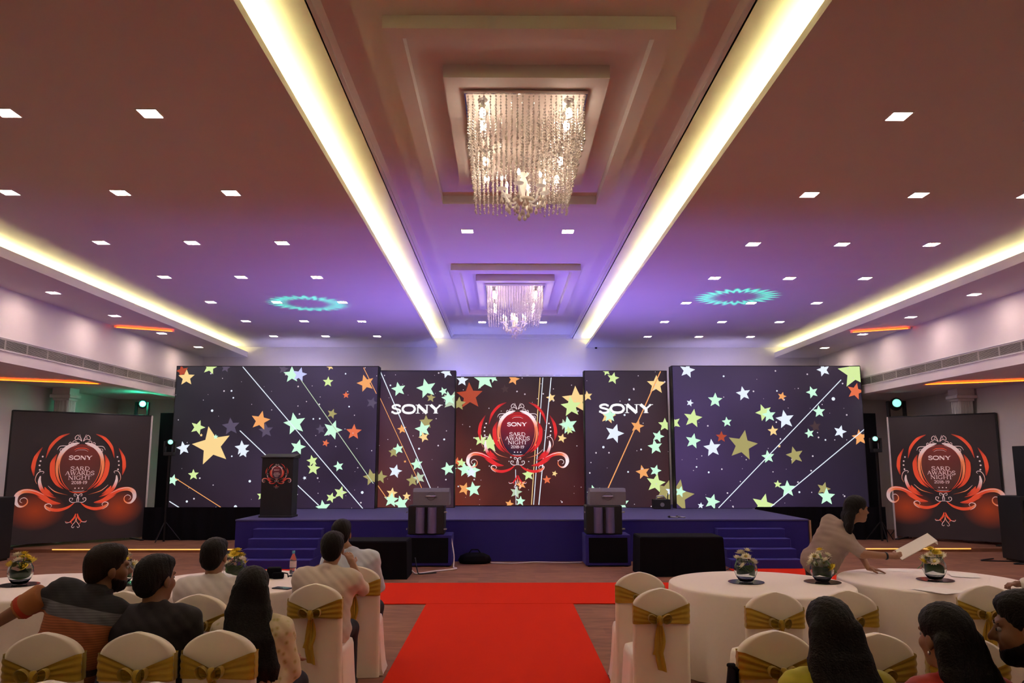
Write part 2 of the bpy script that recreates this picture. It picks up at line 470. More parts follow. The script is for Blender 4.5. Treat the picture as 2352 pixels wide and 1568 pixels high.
# low raised floor at the sides of the stage with an amber edge strip
PY = 16.85
for s, nm in ((-1, 'left'), (1, 'right')):
    xa = 5.34 if s < 0 else 5.66
    m = MB(); m.box(min(s*xa, s*OUTX), PY, 0, max(s*xa, s*OUTX), Y1, .07)
    struct(m.build('floor_%s_platform' % nm, 'hall_carpet'), 'low carpeted platform at the %s of the stage' % nm)
    m = MB(); m.box(min(s*(xa+.5), s*9.6), PY-.012, .055, max(s*(xa+.5), s*9.6), PY, .075)
    tag(m.build('edge_light_strip', 'amber_strip'), 'thin amber light strip on the %s platform edge' % nm, 'light strip')
    # bars added to throw the orange glow under the ceilings
    for (x0, y0_, x1, y1_, z, w) in ((10.55, 15.85, 8.8, 16.72, SOFF+.05, 'aisle ceiling'), (8.47, 16.42, 7.42, 16.98, 4.722, 'ledge')):
        d = Vector((s*x1, y1_, 0)) - Vector((s*x0, y0_, 0)); ln = d.length
        ang = math.atan2(d.y, d.x)
        t = thing('orange_light_bar', 'orange light bar under the %s %s' % (nm, w), 'light bar', (s*x0, y0_, z), ang)
        sg = 1 if s < 0 else -1
        m = MB(); m.box(0, min(0, sg*.02), -.06, ln, max(0, sg*.02), -.001); m.box(0, min(-sg*.05, 0), -.06, ln, max(-sg*.05, 0), -.05); m.build('cornice', paint, t)  # shield added to hide the strip and bound its glow
        m = MB(); m.box(.05, min(-sg*.022, -sg*.008), -.048, ln-.05, max(-sg*.022, -sg*.008), -.040); m.build('strip', 'orange_strip', t)

# small dome camera on the back wall by the right cove
t = thing('dome_camera', 'tiny black dome camera on the back wall by the right cove', 'camera', (2.33, Y1-.03, 4.99))
m = MB(); m.lathe([(0, -.03), (.03, -.028), (.035, 0), (.03, .02), (0, .025)], 12); m.build('dome', 'phone_black', t, True)
m = MB(); m.box(-.02, 0, -.01, .02, .03, .01); m.build('bracket', 'fixture_white', t)

# ------------------------------------------------------------------ carpets
def carpet(name, x0, y0, x1, y1, z, label):
    m = MB(); m.bevbox(x0, y0, 0.001, x1, y1, z, .003)
    return tag(m.build(name, 'red_carpet'), label, 'carpet')
carpet('carpet_runner', -1.23, Y0+1.0, .72, 10.79, .012, 'wide red carpet runner down the central aisle')
carpet('cross_carpet', -5.2, 10.80, 5.4, 12.6, .014, 'red carpet strip running across in front of the stage')
carpet('step_carpet', -5.0, 12.61, -3.5, 14.2, .012, 'red carpet patch at the foot of the left stage steps')
carpet('step_carpet', 3.75, 12.61, 5.3, 14.2, .012, 'red carpet patch at the foot of the right stage steps')

# ------------------------------------------------------------------ stage
SY, SZT = 15.33, .78
SX0, SX1 = -5.33, 5.64
t = thing('stage', 'wide navy carpeted stage platform in front of the LED screens', 'stage', (0, SY, 0))
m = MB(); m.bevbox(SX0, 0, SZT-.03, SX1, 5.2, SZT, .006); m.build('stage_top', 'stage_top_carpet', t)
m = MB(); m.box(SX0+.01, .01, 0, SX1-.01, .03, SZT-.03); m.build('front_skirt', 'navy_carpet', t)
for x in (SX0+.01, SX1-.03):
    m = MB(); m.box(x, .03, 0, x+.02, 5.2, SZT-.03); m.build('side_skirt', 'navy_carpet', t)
m = MB(); m.box(SX1+.005, -.02, 0, SX1+.035, .14, SZT-.02); m.build('end_panel', 'plywood', t)['label'] = 'bare plywood end panel'
for xa, xb, nm in ((-4.9, -3.62, 'left'), (3.82, 5.08, 'right')):
    t = thing('stage_steps', 'navy carpeted steps up to the %s part of the stage' % nm, 'steps', ((xa+xb)/2, SY-.005, 0))
    w = (xb-xa)/2
    for k in range(4):
        h = .156*(k+1); y = -.27*(4-k)
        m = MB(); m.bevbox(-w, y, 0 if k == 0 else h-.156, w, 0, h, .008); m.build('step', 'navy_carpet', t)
# ------------------------------------------------------------------ flat graphics (LED pictures and print)
class Art:
    """flat coloured picture in the local x-z plane, facing -y"""
    def __init__(s): s.v = []; s.f = []; s.c = []; s.n = 0
    def poly(s, pts, col, layer):
        n = len(s.v); cols = col if isinstance(col[0], (tuple, list)) else [col]*len(pts)
        s.n += 1
        y = -layer - s.n*0.00012
        for p, c in zip(pts, cols): s.v.append((p[0], y, p[1])); s.c.append((*c[:3], 1))
        s.f.append(tuple(range(n, n+len(pts))))
    def strip(s, L, R, cols, layer):
        n = len(s.v); s.n += 1; y = -layer - s.n*0.00012
        for a, b, c in zip(L, R, cols):
            s.v += [(a[0], y, a[1]), (b[0], y, b[1])]; s.c += [(*c[:3], 1)]*2
        s.f += [(n+2*i, n+2*i+1, n+2*i+3, n+2*i+2) for i in range(len(L)-1)]
    def build(s, name, m, parent):
        me = bpy.data.meshes.new(name); me.from_pydata(s.v, [], s.f)
        ca = me.color_attributes.new('Col', 'FLOAT_COLOR', 'POINT')
        ca.data.foreach_set('color', np.array(s.c, dtype=np.float32).ravel())
        me.materials.append(MATS[m]); me.update()
        o = bpy.data.objects.new(name, me); COL.objects.link(o); o.parent = parent
        return o

def clip(poly, x0, z0, x1, z1):
    def cut(ps, inside, inter):
        out = []
        for i in range(len(ps)):
            a, b = ps[i-1], ps[i]
            if inside(b):
                if not inside(a): out.append(inter(a, b))
                out.append(b)
            elif inside(a): out.append(inter(a, b))
        return out
    def ix(x): return lambda a, b: (x, a[1] + (b[1]-a[1])*(x-a[0])/(b[0]-a[0]))
    def iz(z): return lambda a, b: (a[0] + (b[0]-a[0])*(z-a[1])/(b[1]-a[1]), z)
    for ins, it in ((lambda p: p[0] >= x0, ix(x0)), (lambda p: p[0] <= x1, ix(x1)), (lambda p: p[1] >= z0, iz(z0)), (lambda p: p[1] <= z1, iz(z1))):
        if poly: poly = cut(poly, ins, it)
    return poly

def star(art, x, z, r, rot, col, box, layer=.003):
    pts = [((x + (r if k % 2 == 0 else r*.45)*math.sin(rot + k*PI/5)), (z + (r if k % 2 == 0 else r*.45)*math.cos(rot + k*PI/5))) for k in range(10)]
    # triangles fan clipped piece by piece so that a star cut by the picture edge stays correct
    n0 = art.n
    for k in range(10):
        tri = clip([(x, z), pts[k], pts[(k+1) % 10]], *box)
        if tri and len(tri) >= 3:
            art.n = n0; art.poly(tri, col, layer)
    art.n = n0 + 1

def line(art, x0, z0, x1, z1, w, col, box, layer=.006):
    d = Vector((x1-x0, z1-z0)).normalized(); nx, nz = -d.y*w/2, d.x*w/2
    p = clip([(x0+nx, z0+nz), (x1+nx, z1+nz), (x1-nx, z1-nz), (x0-nx, z0-nz)], *box)
    if p and len(p) >= 3: art.poly(p, col, layer)

def dot(art, x, z, r, col, box, layer=.004):
    if box[0] < x-r and x+r < box[2] and box[1] < z-r and z+r < box[3]:
        art.poly([(x + r*math.cos(k*PI/4), z + r*math.sin(k*PI/4)) for k in range(8)], col, layer)

def spline(pts, n=8):
    P = [Vector(p) for p in pts]; out = []
    for i in range(len(P)-1):
        p0, p1, p2, p3 = P[max(i-1, 0)], P[i], P[i+1], P[min(i+2, len(P)-1)]
        for k in range(n):
            t = k/n
            out.append(.5*((2*p1) + (p2-p0)*t + (2*p0-5*p1+4*p2-p3)*t*t + (3*p1-p0-3*p2+p3)*t**3))
    out.append(P[-1]); return out

def ribbon(art, pts, ws, cols, layer, tf, n=8, smooth=True):
    c = spline(pts, n) if smooth else [Vector(p) for p in pts]
    m = len(c); L = []; R = []; CC = []
    for i, p in enumerate(c):
        d = (c[min(i+1, m-1)] - c[max(i-1, 0)])
        d = d.normalized() if d.length > 1e-9 else Vector((1, 0))
        t = i/(m-1)
        u = t*(len(ws)-1); k = min(int(u), len(ws)-2); w = (ws[k] + (ws[k+1]-ws[k])*(u-k))/2
        u = t*(len(cols)-1); k = min(int(u), len(cols)-2) if len(cols) > 1 else 0
        col = cols[0] if len(cols) == 1 else tuple(cols[k][j] + (cols[k+1][j]-cols[k][j])*(u-k) for j in range(3))
        nrm = Vector((-d.y, d.x))*w
        L.append(tf(p + nrm)); R.append(tf(p - nrm)); CC.append(col)
    art.strip(L, R, CC, layer)

# a small set of serif capitals: (advance, [(points, width, curved)])
T, H_, V_ = .15, .07, .05
GL = {
 'S': (.72, [([(.60,.80),(.50,.95),(.30,.98),(.10,.84),(.13,.64),(.36,.52),(.58,.38),(.62,.18),(.44,.02),(.22,.02),(.06,.22)], .13, 1), ([(.62,.97),(.62,.74)], .05, 0), ([(.04,.03),(.04,.27)], .05, 0)]),
 'A': (.86, [([(.06,0),(.40,1)], .07, 0), ([(.40,1),(.76,0)], .15, 0), ([(.18,.33),(.60,.33)], .06, 0), ([(-.04,.02),(.18,.02)], .05, 0), ([(.60,.02),(.90,.02)], .05, 0)]),
 'R': (.86, [([(.16,0),(.16,1)], .15, 0), ([(.16,.96),(.46,.96),(.62,.76),(.46,.52),(.16,.5)], .09, 1), ([(.36,.5),(.74,0)], .14, 0), ([(.0,.02),(.34,.02)], .05, 0), ([(.02,.98),(.2,.98)], .05, 0), ([(.66,.02),(.9,.02)], .05, 0)]),
 'D': (.90, [([(.16,0),(.16,1)], .15, 0), ([(.16,.96),(.48,.95),(.76,.68),(.76,.32),(.48,.05),(.16,.04)], .11, 1), ([(.0,.02),(.2,.02)], .05, 0), ([(.0,.98),(.2,.98)], .05, 0)]),
 'W': (1.16, [([(.10,1),(.34,0)], .14, 0), ([(.34,0),(.58,.95)], .07, 0), ([(.58,.95),(.80,0)], .14, 0), ([(.80,0),(1.06,1)], .07, 0), ([(-.02,.98),(.24,.98)], .05, 0), ([(.46,.98),(.7,.98)], .05, 0), ([(.94,.98),(1.16,.98)], .05, 0)]),
 'N': (.94, [([(.14,0),(.14,1)], .07, 0), ([(.14,1),(.78,0)], .16, 0), ([(.78,0),(.78,1)], .07, 0), ([(.0,.02),(.28,.02)], .05, 0), ([(-.02,.98),(.2,.98)], .05, 0), ([(.64,.98),(.92,.98)], .05, 0)]),
 'I': (.42, [([(.20,0),(.20,1)], .15, 0), ([(.04,.02),(.36,.02)], .05, 0), ([(.04,.98),(.36,.98)], .05, 0)]),
 'G': (.92, [([(.72,.82),(.52,.97),(.28,.93),(.08,.68),(.08,.32),(.28,.06),(.52,.02),(.72,.12)], .12, 1), ([(.70,.04),(.70,.42)], .14, 0), ([(.54,.42),(.84,.42)], .05, 0), ([(.73,.98),(.73,.75)], .05, 0)]),
 'H': (.94, [([(.16,0),(.16,1)], .14, 0), ([(.76,0),(.76,1)], .14, 0), ([(.16,.52),(.76,.52)], .07, 0), ([(.0,.02),(.32,.02)], .05, 0), ([(.0,.98),(.32,.98)], .05, 0), ([(.6,.02),(.92,.02)], .05, 0), ([(.6,.98),(.92,.98)], .05, 0)]),
 'T': (.82, [([(.40,0),(.40,1)], .15, 0), ([(.02,.96),(.78,.96)], .08, 0), ([(.03,.98),(.03,.76)], .05, 0), ([(.77,.98),(.77,.76)], .05, 0), ([(.24,.02),(.56,.02)], .05, 0)]),
 'O': (1.0, [([(.50,.97),(.22,.88),(.09,.62),(.09,.38),(.22,.12),(.50,.03),(.78,.12),(.91,.38),(.91,.62),(.78,.88),(.50,.97)], .15, 1)]),
 'Y': (.90, [([(.10,1),(.46,.46)], .15, 0), ([(.80,1),(.46,.46)], .08, 0), ([(.46,.46),(.46,0)], .15, 0), ([(-.04,.98),(.26,.98)], .05, 0), ([(.66,.98),(.94,.98)], .05, 0), ([(.30,.02),(.62,.02)], .05, 0)]),
 '2': (.64, [([(.06,.72),(.14,.93),(.34,.98),(.52,.84),(.48,.60),(.08,.08)], .11, 1), ([(.05,.05),(.60,.05)], .11, 0)]),
 '0': (.66, [([(.32,.97),(.12,.80),(.08,.5),(.12,.2),(.32,.03),(.52,.2),(.56,.5),(.52,.8),(.32,.97)], .11, 1)]),
 '1': (.44, [([(.22,0),(.22,1)], .13, 0), ([(.06,.84),(.22,.97)], .06, 0), ([(.06,.02),(.38,.02)], .05, 0)]),
 '8': (.64, [([(.31,.97),(.12,.86),(.12,.66),(.31,.54),(.50,.66),(.50,.86),(.31,.97)], .11, 1), ([(.31,.54),(.08,.38),(.08,.16),(.31,.03),(.54,.16),(.54,.38),(.31,.54)], .11, 1)]),
 '9': (.64, [([(.31,.97),(.10,.82),(.10,.60),(.31,.46),(.52,.60),(.52,.82),(.31,.97)], .11, 1), ([(.53,.74),(.50,.34),(.34,.08),(.12,.05)], .11, 1)]),
 '-': (.40, [([(.04,.42),(.34,.42)], .09, 0)]),
}
def text(art, s, x0, x1, zb, h, col, layer, bold=1.0, tf=lambda p: (p[0], p[1])):
    tot = sum(GL[c][0] for c in s); sx = (x1-x0)/tot; x = x0
    for c in s:
        adv, st = GL[c]
        for pts, w, cv in st:
            q = [(x + a*sx, zb + b*h) for a, b in pts]
            # width in between the two scales, thicker for uprights
            dx, dz = abs(pts[-1][0]-pts[0][0]), abs(pts[-1][1]-pts[0][1])
            ww = w*bold*(sx if dz > dx and not cv else (h if not cv else (sx+h)/2))
            ribbon(art, q, [ww, ww], [col], layer, tf, 5, bool(cv))
        x += adv*sx

def emblem(parent, m, S, cx, cz, white, red, deep, orange, disc_top, disc_bot, back=None, y=0.0):
    """crest of tapering ribbons, curls and lettering; S metres per 1000 design units"""
    A = Art(); ly = .012 + y
    def tfm(sgn):
        return lambda p: (cx + sgn*(p[0]-647)/1000*S, cz + (640-p[1])/1000*S)
    lerp = lambda a, b, t: tuple(a[i] + (b[i]-a[i])*t for i in range(3))
    # medallion
    n = 28; ring = [(647 + 205*math.cos(a), 608 + 245*math.sin(a)) for a in [2*PI*k/n for k in range(n)]]
    f = tfm(1)
    A.poly([f(p) for p in ring], [lerp(disc_top, disc_bot, min(1, max(0, (p[1]-400)/260))) for p in ring], ly)
    for sg in (1, -1):
        g = tfm(sg)
        R = lambda pts, ws, cols, lay=.0: ribbon(A, pts, [q*.86 for q in ws], cols, ly + .002 + lay, lambda p: g(p), 8)
        R([(280,400),(228,500),(212,600),(225,690)], [4,40,44,6], [deep, red, red, deep])                                   # outermost crescent
        R([(520,255),(430,300),(355,390),(318,510)], [6,34,34,4], [deep, red, red, deep])                                  # upper crescent
        R([(418,470),(385,560),(395,680),(440,770),(505,825)], [6,52,56,36,4], [deep, red, red, red, deep])                 # thick crescent
        R([(620,352),(545,375),(470,440),(432,540),(430,650),(465,755),(545,835)], [8,40,44,34,26,20,4], [white, white, white, orange, orange, red, deep])   # bright ring
        R([(600,372),(520,410),(460,500),(450,620),(490,750),(560,840)], [3,7,8,8,7,3], [white, white, orange, orange, red, red])
        R([(575,425),(610,408),(650,405)], [3,9,9], [red, red, red]); R([(585,440),(615,425),(650,423)], [2,4,4], [white, white, white])
        for (dx, dy, r) in ((288,495,9),(272,540,9),(267,583,9),(273,628,9)):
            A.poly([g((dx+r*math.cos(k*PI/4), dy+r*math.sin(k*PI/4))) for k in range(8)], white, ly + .003)
        R([(300,668),(312,655),(300,644),(272,648),(248,680),(240,730),(258,770)], [3,6,7,8,8,6,2], [white, white, orange])   # side hook
        R([(284,690),(280,750),(310,830),(370,885),(445,915)], [10,34,40,26,4], [white, white, red, red, deep])              # leaf
        R([(330,800),(360,850),(420,890)], [4,46,4], [red, red, deep])
        R([(360,790),(430,850),(550,888)], [3,10,2], [white, orange, deep])
        # big outer scroll
        R([(490,972),(400,945),(320,890),(235,845),(150,838),(96,870),(82,930),(110,980),(150,988),(184,962),(186,925),(160,903),(130,912),(122,938),(142,952)],
          [4,30,44,46,46,48,44,26,16,12,9,8,7,6,3], [red, red, red, orange, white, white, orange, orange, white, white, white])
        R([(330,880),(240,838),(150,826),(88,862)], [2,7,7,3], [white, white, white, white])
        R([(480,978),(400,965),(320,920),(270,890)], [3,26,26,3], [deep, red, red, deep])
        # lower scroll
        R([(618,968),(560,1012),(480,1036),(405,1028),(355,1000),(352,978),(385,970),(408,990),(398,1008)], [4,26,36,34,22,10,8,6,3], [red, red, red, orange, white, white, white])
        R([(400,1045),(360,1020),(344,990),(360,970)], [2,6,6,3], [white, white, white, white])
        # top ornament
        R([(640,330),(628,300),(615,262)], [6,8,2], [white, white, white])
        R([(640,335),(610,310),(580,318),(576,290),(600,270),(612,290),(598,300)], [4,7,7,6,6,5,3], [white, white])
        R([(600,345),(570,330),(555,345),(570,360),(585,348)], [3,6,6,5,3], [white, white])
        R([(560,372),(535,345),(520,360),(535,378)], [3,6,6,3], [white, white])
        R([(545,385),(500,384),(440,388),(415,425)], [4,8,7,3], [white, white])
        R([(480,410),(445,415),(445,440),(465,435)], [3,6,6,3], [white, white])
        # waist ornament
        R([(652,965),(655,930),(640,890),(612,878),(612,900),(630,898)], [5,9,8,6,5,3], [white, white])
        R([(640,960),(600,965),(570,945),(575,920),(600,925),(590,945)], [4,8,8,7,6,3], [white, white])
        R([(560,848),(600,862),(648,866)], [2,10,10], [red, red]); R([(590,846),(620,852),(648,853)], [2,5,5], [white, white])
        # bottom tuft
        R([(640,1080),(628,1120),(600,1160),(620,1190)], [8,22,14,3], [red, red, deep])
        R([(640,1100),(610,1140),(585,1165),(560,1160),(548,1150)], [8,14,8,6,3], [red, red, deep])
        R([(648,1110),(640,1160),(622,1185),(610,1210),(625,1222),(635,1208)], [4,7,6,6,5,3], [orange, white, white])
        R([(600,1160),(560,1170),(545,1155)], [3,6,3], [white, white])
    for dx in (-35, 0, 35):
        A.poly([f((647+dx+7*math.cos(k*PI/4), 820+7*math.sin(k*PI/4))) for k in range(8)], white, ly + .003)
    A.build('emblem', m, parent)
    B = Art(); lt = ly + .02
    fl = lambda p: (cx + (p[0]-647)/1000*S, cz + (p[1]-380)/1000*S)      # text rows are given upwards from y=1020
    yy = lambda v: 1020 - v
    text(B, 'SONY', 528, 752, yy(525), 40, white, lt, 1.25, fl); B.build('logo_lettering', m, parent); B = Art()
    text(B, 'SARD', 552, 738, yy(637), 40, white, lt, .85, fl)
    text(B, 'AWARDS', 507, 787, yy(684), 40, white, lt, .85, fl)
    text(B, 'NIGHT', 537, 757, yy(731), 40, white, lt, .85, fl)
    text(B, '2018-19', 570, 722, yy(776), 31, white, lt, 1.05, fl)
    B.build('title_lettering', m, parent)

# ------------------------------------------------------------------ LED walls
CW = {'G': srgb(205,255,222), 'W': srgb(232,242,255), 'L': srgb(214,238,160), 'Y': srgb(250,214,145), 'O': srgb(243,166,98), 'R': srgb(228,112,72),
      'D': srgb(178,70,42), 'P': srgb(86,76,100), 'K': srgb(168,158,100), 'M': srgb(190,208,180), 'V': srgb(200,205,255), 'X': srgb(66,46,50)}
def screen(name, x0, x1, z0, z1, y, depth, corners, stars, lines, dots, backcols, seed, label, ndots, bscale=.45):
    TL, TR, BR, BL = corners
    t = thing(name, label, 'screen', ((x0+x1)/2, y, z0))
    w = (x1-x0)/2; h = z1-z0
    m = MB(); m.box(-w-.02, .012, -.01, w+.02, depth, h+.02); m.build('cabinet', 'black_paint', t)
    lb = led_back('led_backdrop_' + str(int(seed*10)), backcols, w, h, bscale, seed)
    m = MB(); m.box(-w, 0, 0, w, .011, h); m.build('display', lb, t)
    bx = (-w, 0, w, h)
    def mp(zx, zy):
        v = (zy-TL[1])/(BL[1]-TL[1])
        xl = TL[0] + (BL[0]-TL[0])*v; xr = TR[0] + (BR[0]-TR[0])*v
        return (-w + 2*w*(zx-xl)/(xr-xl), h*(1-v))
    kx = 2*w/(TR[0]-TL[0])
    rnd = random.Random(int(seed*100))
    A = Art()
    for (sx, sy, r, c) in stars:
        n0 = A.n; A = Art(); A.n = n0
        x, z = mp(sx, sy); star(A, x, z, r*kx*1.04, rnd.uniform(-.35, .35), CW[c], bx)
        if A.v: A.build('star', 'led_pixels', t)
    for (a, b, c, d, wd, cl) in lines:
        n0 = A.n; A = Art(); A.n = n0
        p, q = mp(a, b), mp(c, d); line(A, *p, *q, wd*kx, CW[cl], bx)
        if A.v: A.build('light_streak', 'led_pixels', t)
    A = Art()
    for (a, b, r) in dots:
        x, z = mp(a, b); dot(A, x, z, r*kx, CW['W'], bx)
    for i in range(ndots):
        dot(A, rnd.uniform(-w, w), rnd.uniform(0, h), rnd.choice((.008, .011, .014, .02)), srgb(215, 205, 215), bx)
    A.build('sparkles', 'led_pixels', t)['kind'] = 'stuff'
    return t, mp, kx, bx

c4 = lambda *q: tuple(srgb(*k) for k in q)
violet = c4((28,34,40), (62,48,86), (30,20,32), (56,40,68))
vbrown = c4((50,40,64), (44,32,50), (92,42,36), (70,44,58))
vbrown2 = c4((54,42,66), (38,27,34), (52,40,60), (70,38,40))
cbrown = c4((46,29,38), (42,27,36), (112,46,30), (78,31,30))
rviol = c4((56,43,84), (32,24,38), (58,40,80), (24,19,34))
screen('led_screen', -8.07, -3.255, .79, 4.13, 18.79, .36, ((25,66),(1452,66),(1425,1090),(-40,1090)),
 [(60,100,45,'D'),(90,148,58,'Y'),(258,70,54,'L'),(368,75,34,'P'),(780,85,36,'P'),(840,125,60,'G'),(895,125,52,'V'),(1097,178,38,'L'),(1365,188,62,'O'),(1225,275,25,'R'),(1112,66,26,'Y'),(1410,332,42,'P'),
  (170,512,52,'L'),(405,505,62,'P'),(655,535,52,'P'),(615,462,68,'O'),(860,485,78,'G'),(270,645,135,'Y'),(68,662,48,'W'),(485,660,52,'W'),(495,690,40,'W'),(1125,412,36,'K'),(1045,525,35,'P'),(1128,530,68,'G'),(1280,545,55,'R'),(1080,625,26,'R'),
  (882,655,54,'G'),(985,752,40,'L'),(993,808,46,'L'),(1172,792,36,'G'),(930,875,14,'W'),(140,852,38,'L'),(-5,890,40,'G'),(625,1000,34,'L'),(1405,870,58,'K'),(1185,980,46,'L'),(1118,1015,36,'L'),(1062,1085,52,'G'),(298,580,18,'G'),(195,568,12,'Y')],
 [(490,66,1345,1092,6,'W'),(905,165,1420,915,5,'M'),(470,535,1030,1068,6,'W'),(1350,72,1442,265,5,'O'),(10,875,340,1085,5,'O'),(-30,1040,42,1085,6,'W'),(88,1088,130,1088,4,'W'),(228,1088,270,1088,4,'W'),(372,1088,490,1088,4,'W')],
 [(272,390,9),(410,245,7),(423,296,6),(93,1041,8),(438,1078,11),(540,898,9),(412,720,6),(1340,978,10),(992,450,6),(1038,448,6),(1222,118,6),(1247,360,6)],
 violet, 1.0, 'tall LED wall of stars at far left, behind the lectern', 60)
tl, mpl, kl, bl = screen('led_screen', -3.27, -1.42, .79, 4.07, 19.17, .3, ((75,97),(597,97),(597,1040),(55,1040)),
 [(540,105,42,'W'),(207,225,50,'G'),(432,285,32,'K'),(400,220,68,'G'),(585,305,72,'M'),(555,290,50,'G'),(517,240,30,'G'),(400,455,48,'K'),(378,505,55,'G'),(385,560,36,'Y'),(232,505,32,'O'),(175,665,36,'K'),(208,642,38,'G'),(187,795,46,'W'),(337,748,42,'G'),(85,835,45,'K'),
  (307,858,42,'K'),(355,840,42,'M'),(255,728,10,'O'),(165,945,38,'Y'),(268,965,28,'Y'),(160,990,50,'G'),(230,1015,54,'G'),(555,778,46,'G')],
 [(78,95,465,978,6,'W'),(72,272,410,985,4,'O'),(58,880,130,980,5,'O')], [(352,640,7),(527,576,7),(150,198,6)], vbrown, 2.0, 'narrow LED wall with white lettering left of the crest', 28)
A = Art(); xa, za = mpl(158, 395); xb, zb = mpl(510, 336)
text(A, 'SONY', xa, xb, za, zb-za, (1, 1, 1), .03, 1.35); A.build('lettering', 'led_pixels', tl)
tc_, mpc, kc, bc = screen('led_screen', -1.42, 1.80, .80, 3.99, 19.82, .2, ((597,138),(1483,138),(1480,1024),(597,1024)),
 [(637,160,42,'W'),(790,150,78,'G'),(855,145,32,'G'),(935,222,30,'X'),(995,152,42,'O'),(690,270,92,'D'),(615,325,48,'K'),(1255,282,34,'Y'),(1430,300,98,'Y'),(1395,345,72,'L'),(1345,470,38,'M'),(1375,475,62,'G'),(1378,510,30,'L'),(1328,565,32,'Y'),(765,575,45,'L'),(830,600,66,'L'),
  (605,725,30,'R'),(635,735,32,'L'),(660,780,50,'G'),(715,785,52,'G'),(705,800,40,'W'),(660,912,44,'O'),(720,915,52,'G'),(1095,815,42,'L'),(1045,882,36,'O'),(1010,935,42,'M'),(1040,995,34,'G'),(965,1015,30,'O'),(1222,850,30,'R'),(1275,808,20,'Y'),(560,778,44,'G')],
 [(1180,140,1115,1020,5,'Y'),(1200,140,1130,1020,5,'W'),(1258,140,1165,1020,6,'W'),(1008,780,1010,1020,4,'W')], [], cbrown, 3.0, 'central LED wall showing the red crest', 50, .55)
ex, ez = mpc(1022, 540)
emblem(tc_, 'led_pixels', 2.20, ex, ez-.04, srgb(255,235,240), srgb(226,38,42), srgb(120,20,26), srgb(245,130,90), srgb(170,20,30), srgb(30,18,44))
# thin lit truss line above the central wall
m = MB()
for k in range(4):
    xa = -1.5 + k*.86
    m.box(xa, .0, 3.235, xa+.62, .02, 3.25); m.box(xa+.68, 0, 3.235, xa+.80, .02, 3.25)
m.build('truss_light', 'steel', tc_)
tr, mpr, kr, br = screen('led_screen', 1.77, 3.78, .79, 4.07, 19.17, .3, ((128,96),(665,96),(676,1040),(137,1032)),
 [(145,270,34,'Y'),(272,98,28,'L'),(315,145,40,'L'),(598,190,62,'Y'),(280,408,52,'Y'),(290,405,46,'G'),(320,530,62,'W'),(470,480,44,'O'),(650,470,44,'L'),(605,550,40,'G'),(585,622,48,'G'),(503,795,46,'O'),(585,785,38,'G'),(650,925,72,'K'),(585,870,62,'L'),(680,925,34,'W'),(187,930,46,'G'),(360,1015,54,'G')],
 [(628,95,245,975,7,'O')], [(420,295,7),(248,624,8),(388,402,7),(407,793,6),(493,640,6)], vbrown2, 4.0, 'narrow LED wall with white lettering right of the crest', 26)
A = Art(); xa, za = mpr(220, 388); xb, zb = mpr(570, 329)
text(A, 'SONY', xa, xb, za, zb-za, (1, 1, 1), .03, 1.35); A.build('lettering', 'led_pixels', tr)
screen('led_screen', 3.86, 8.40, .79, 4.15, 18.79, .36, ((115,62),(1455,60),(1500,1080),(142,1080)),
 [(220,92,55,'W'),(238,330,26,'W'),(418,310,52,'G'),(620,262,52,'W'),(258,442,66,'L'),(500,468,36,'G'),(258,605,54,'G'),(395,655,62,'W'),(460,575,40,'D'),(610,635,105,'K'),(765,400,60,'L'),(800,420,50,'G'),(828,532,38,'Y'),(915,450,66,'W'),(895,282,32,'O'),(1112,252,44,'G'),(1158,392,44,'G'),
  (1130,500,42,'X'),(1087,550,34,'G'),(1195,88,48,'W'),(1420,245,60,'R'),(1415,105,115,'L'),(1305,538,46,'W'),(1445,580,56,'O'),(790,718,46,'G'),(980,708,62,'K'),(870,642,12,'Y'),(125,475,48,'L'),(150,995,112,'K'),(165,965,40,'G'),(390,1035,54,'G'),(310,1062,22,'W'),(750,1060,80,'L'),(855,912,28,'L'),(925,945,58,'G'),(1180,945,48,'K'),(1200,1000,60,'G')],
 [(1320,160,435,1078,6,'W'),(1485,515,805,1070,6,'W')], [(480,135,7),(1262,300,13),(368,828,7),(282,790,6),(1200,597,6),(1480,686,8),(1008,968,7),(860,242,6)], rviol, 5.0, 'tall LED wall of stars at far right of the stage', 60)
# black drapes under the outer LED walls
for xa, xb, nm in ((-8.6, -5.36, 'left'), (5.7, 8.75, 'right')):
    m = MB()
    def dr(u, v, xa=xa, xb=xb): return (xa + (xb-xa)*u, 18.72 + .03*math.sin(u*60)*(1-.4*v), .072 + .75*v)
    m.grid(dr, 120, 4); m.box(xa, 18.77, .072, xb, 18.80, .80)
    tag(m.build('black_drape', 'black_cloth', None, True), 'black skirt cloth below the far %s LED wall' % nm, 'drape')
# tall black masking flats between LED walls and banners
for xa, xb, nm, zt in ((-8.62, -8.12, 'left', 3.05), (8.44, 8.95, 'right', 3.05)):
    m = MB(); m.bevbox(xa, 19.3, .071, xb, 19.36, zt, .005)
    tag(m.build('masking_flat', 'black_cloth'), 'black masking flat filling the gap %s of the LED walls' % nm, 'panel')

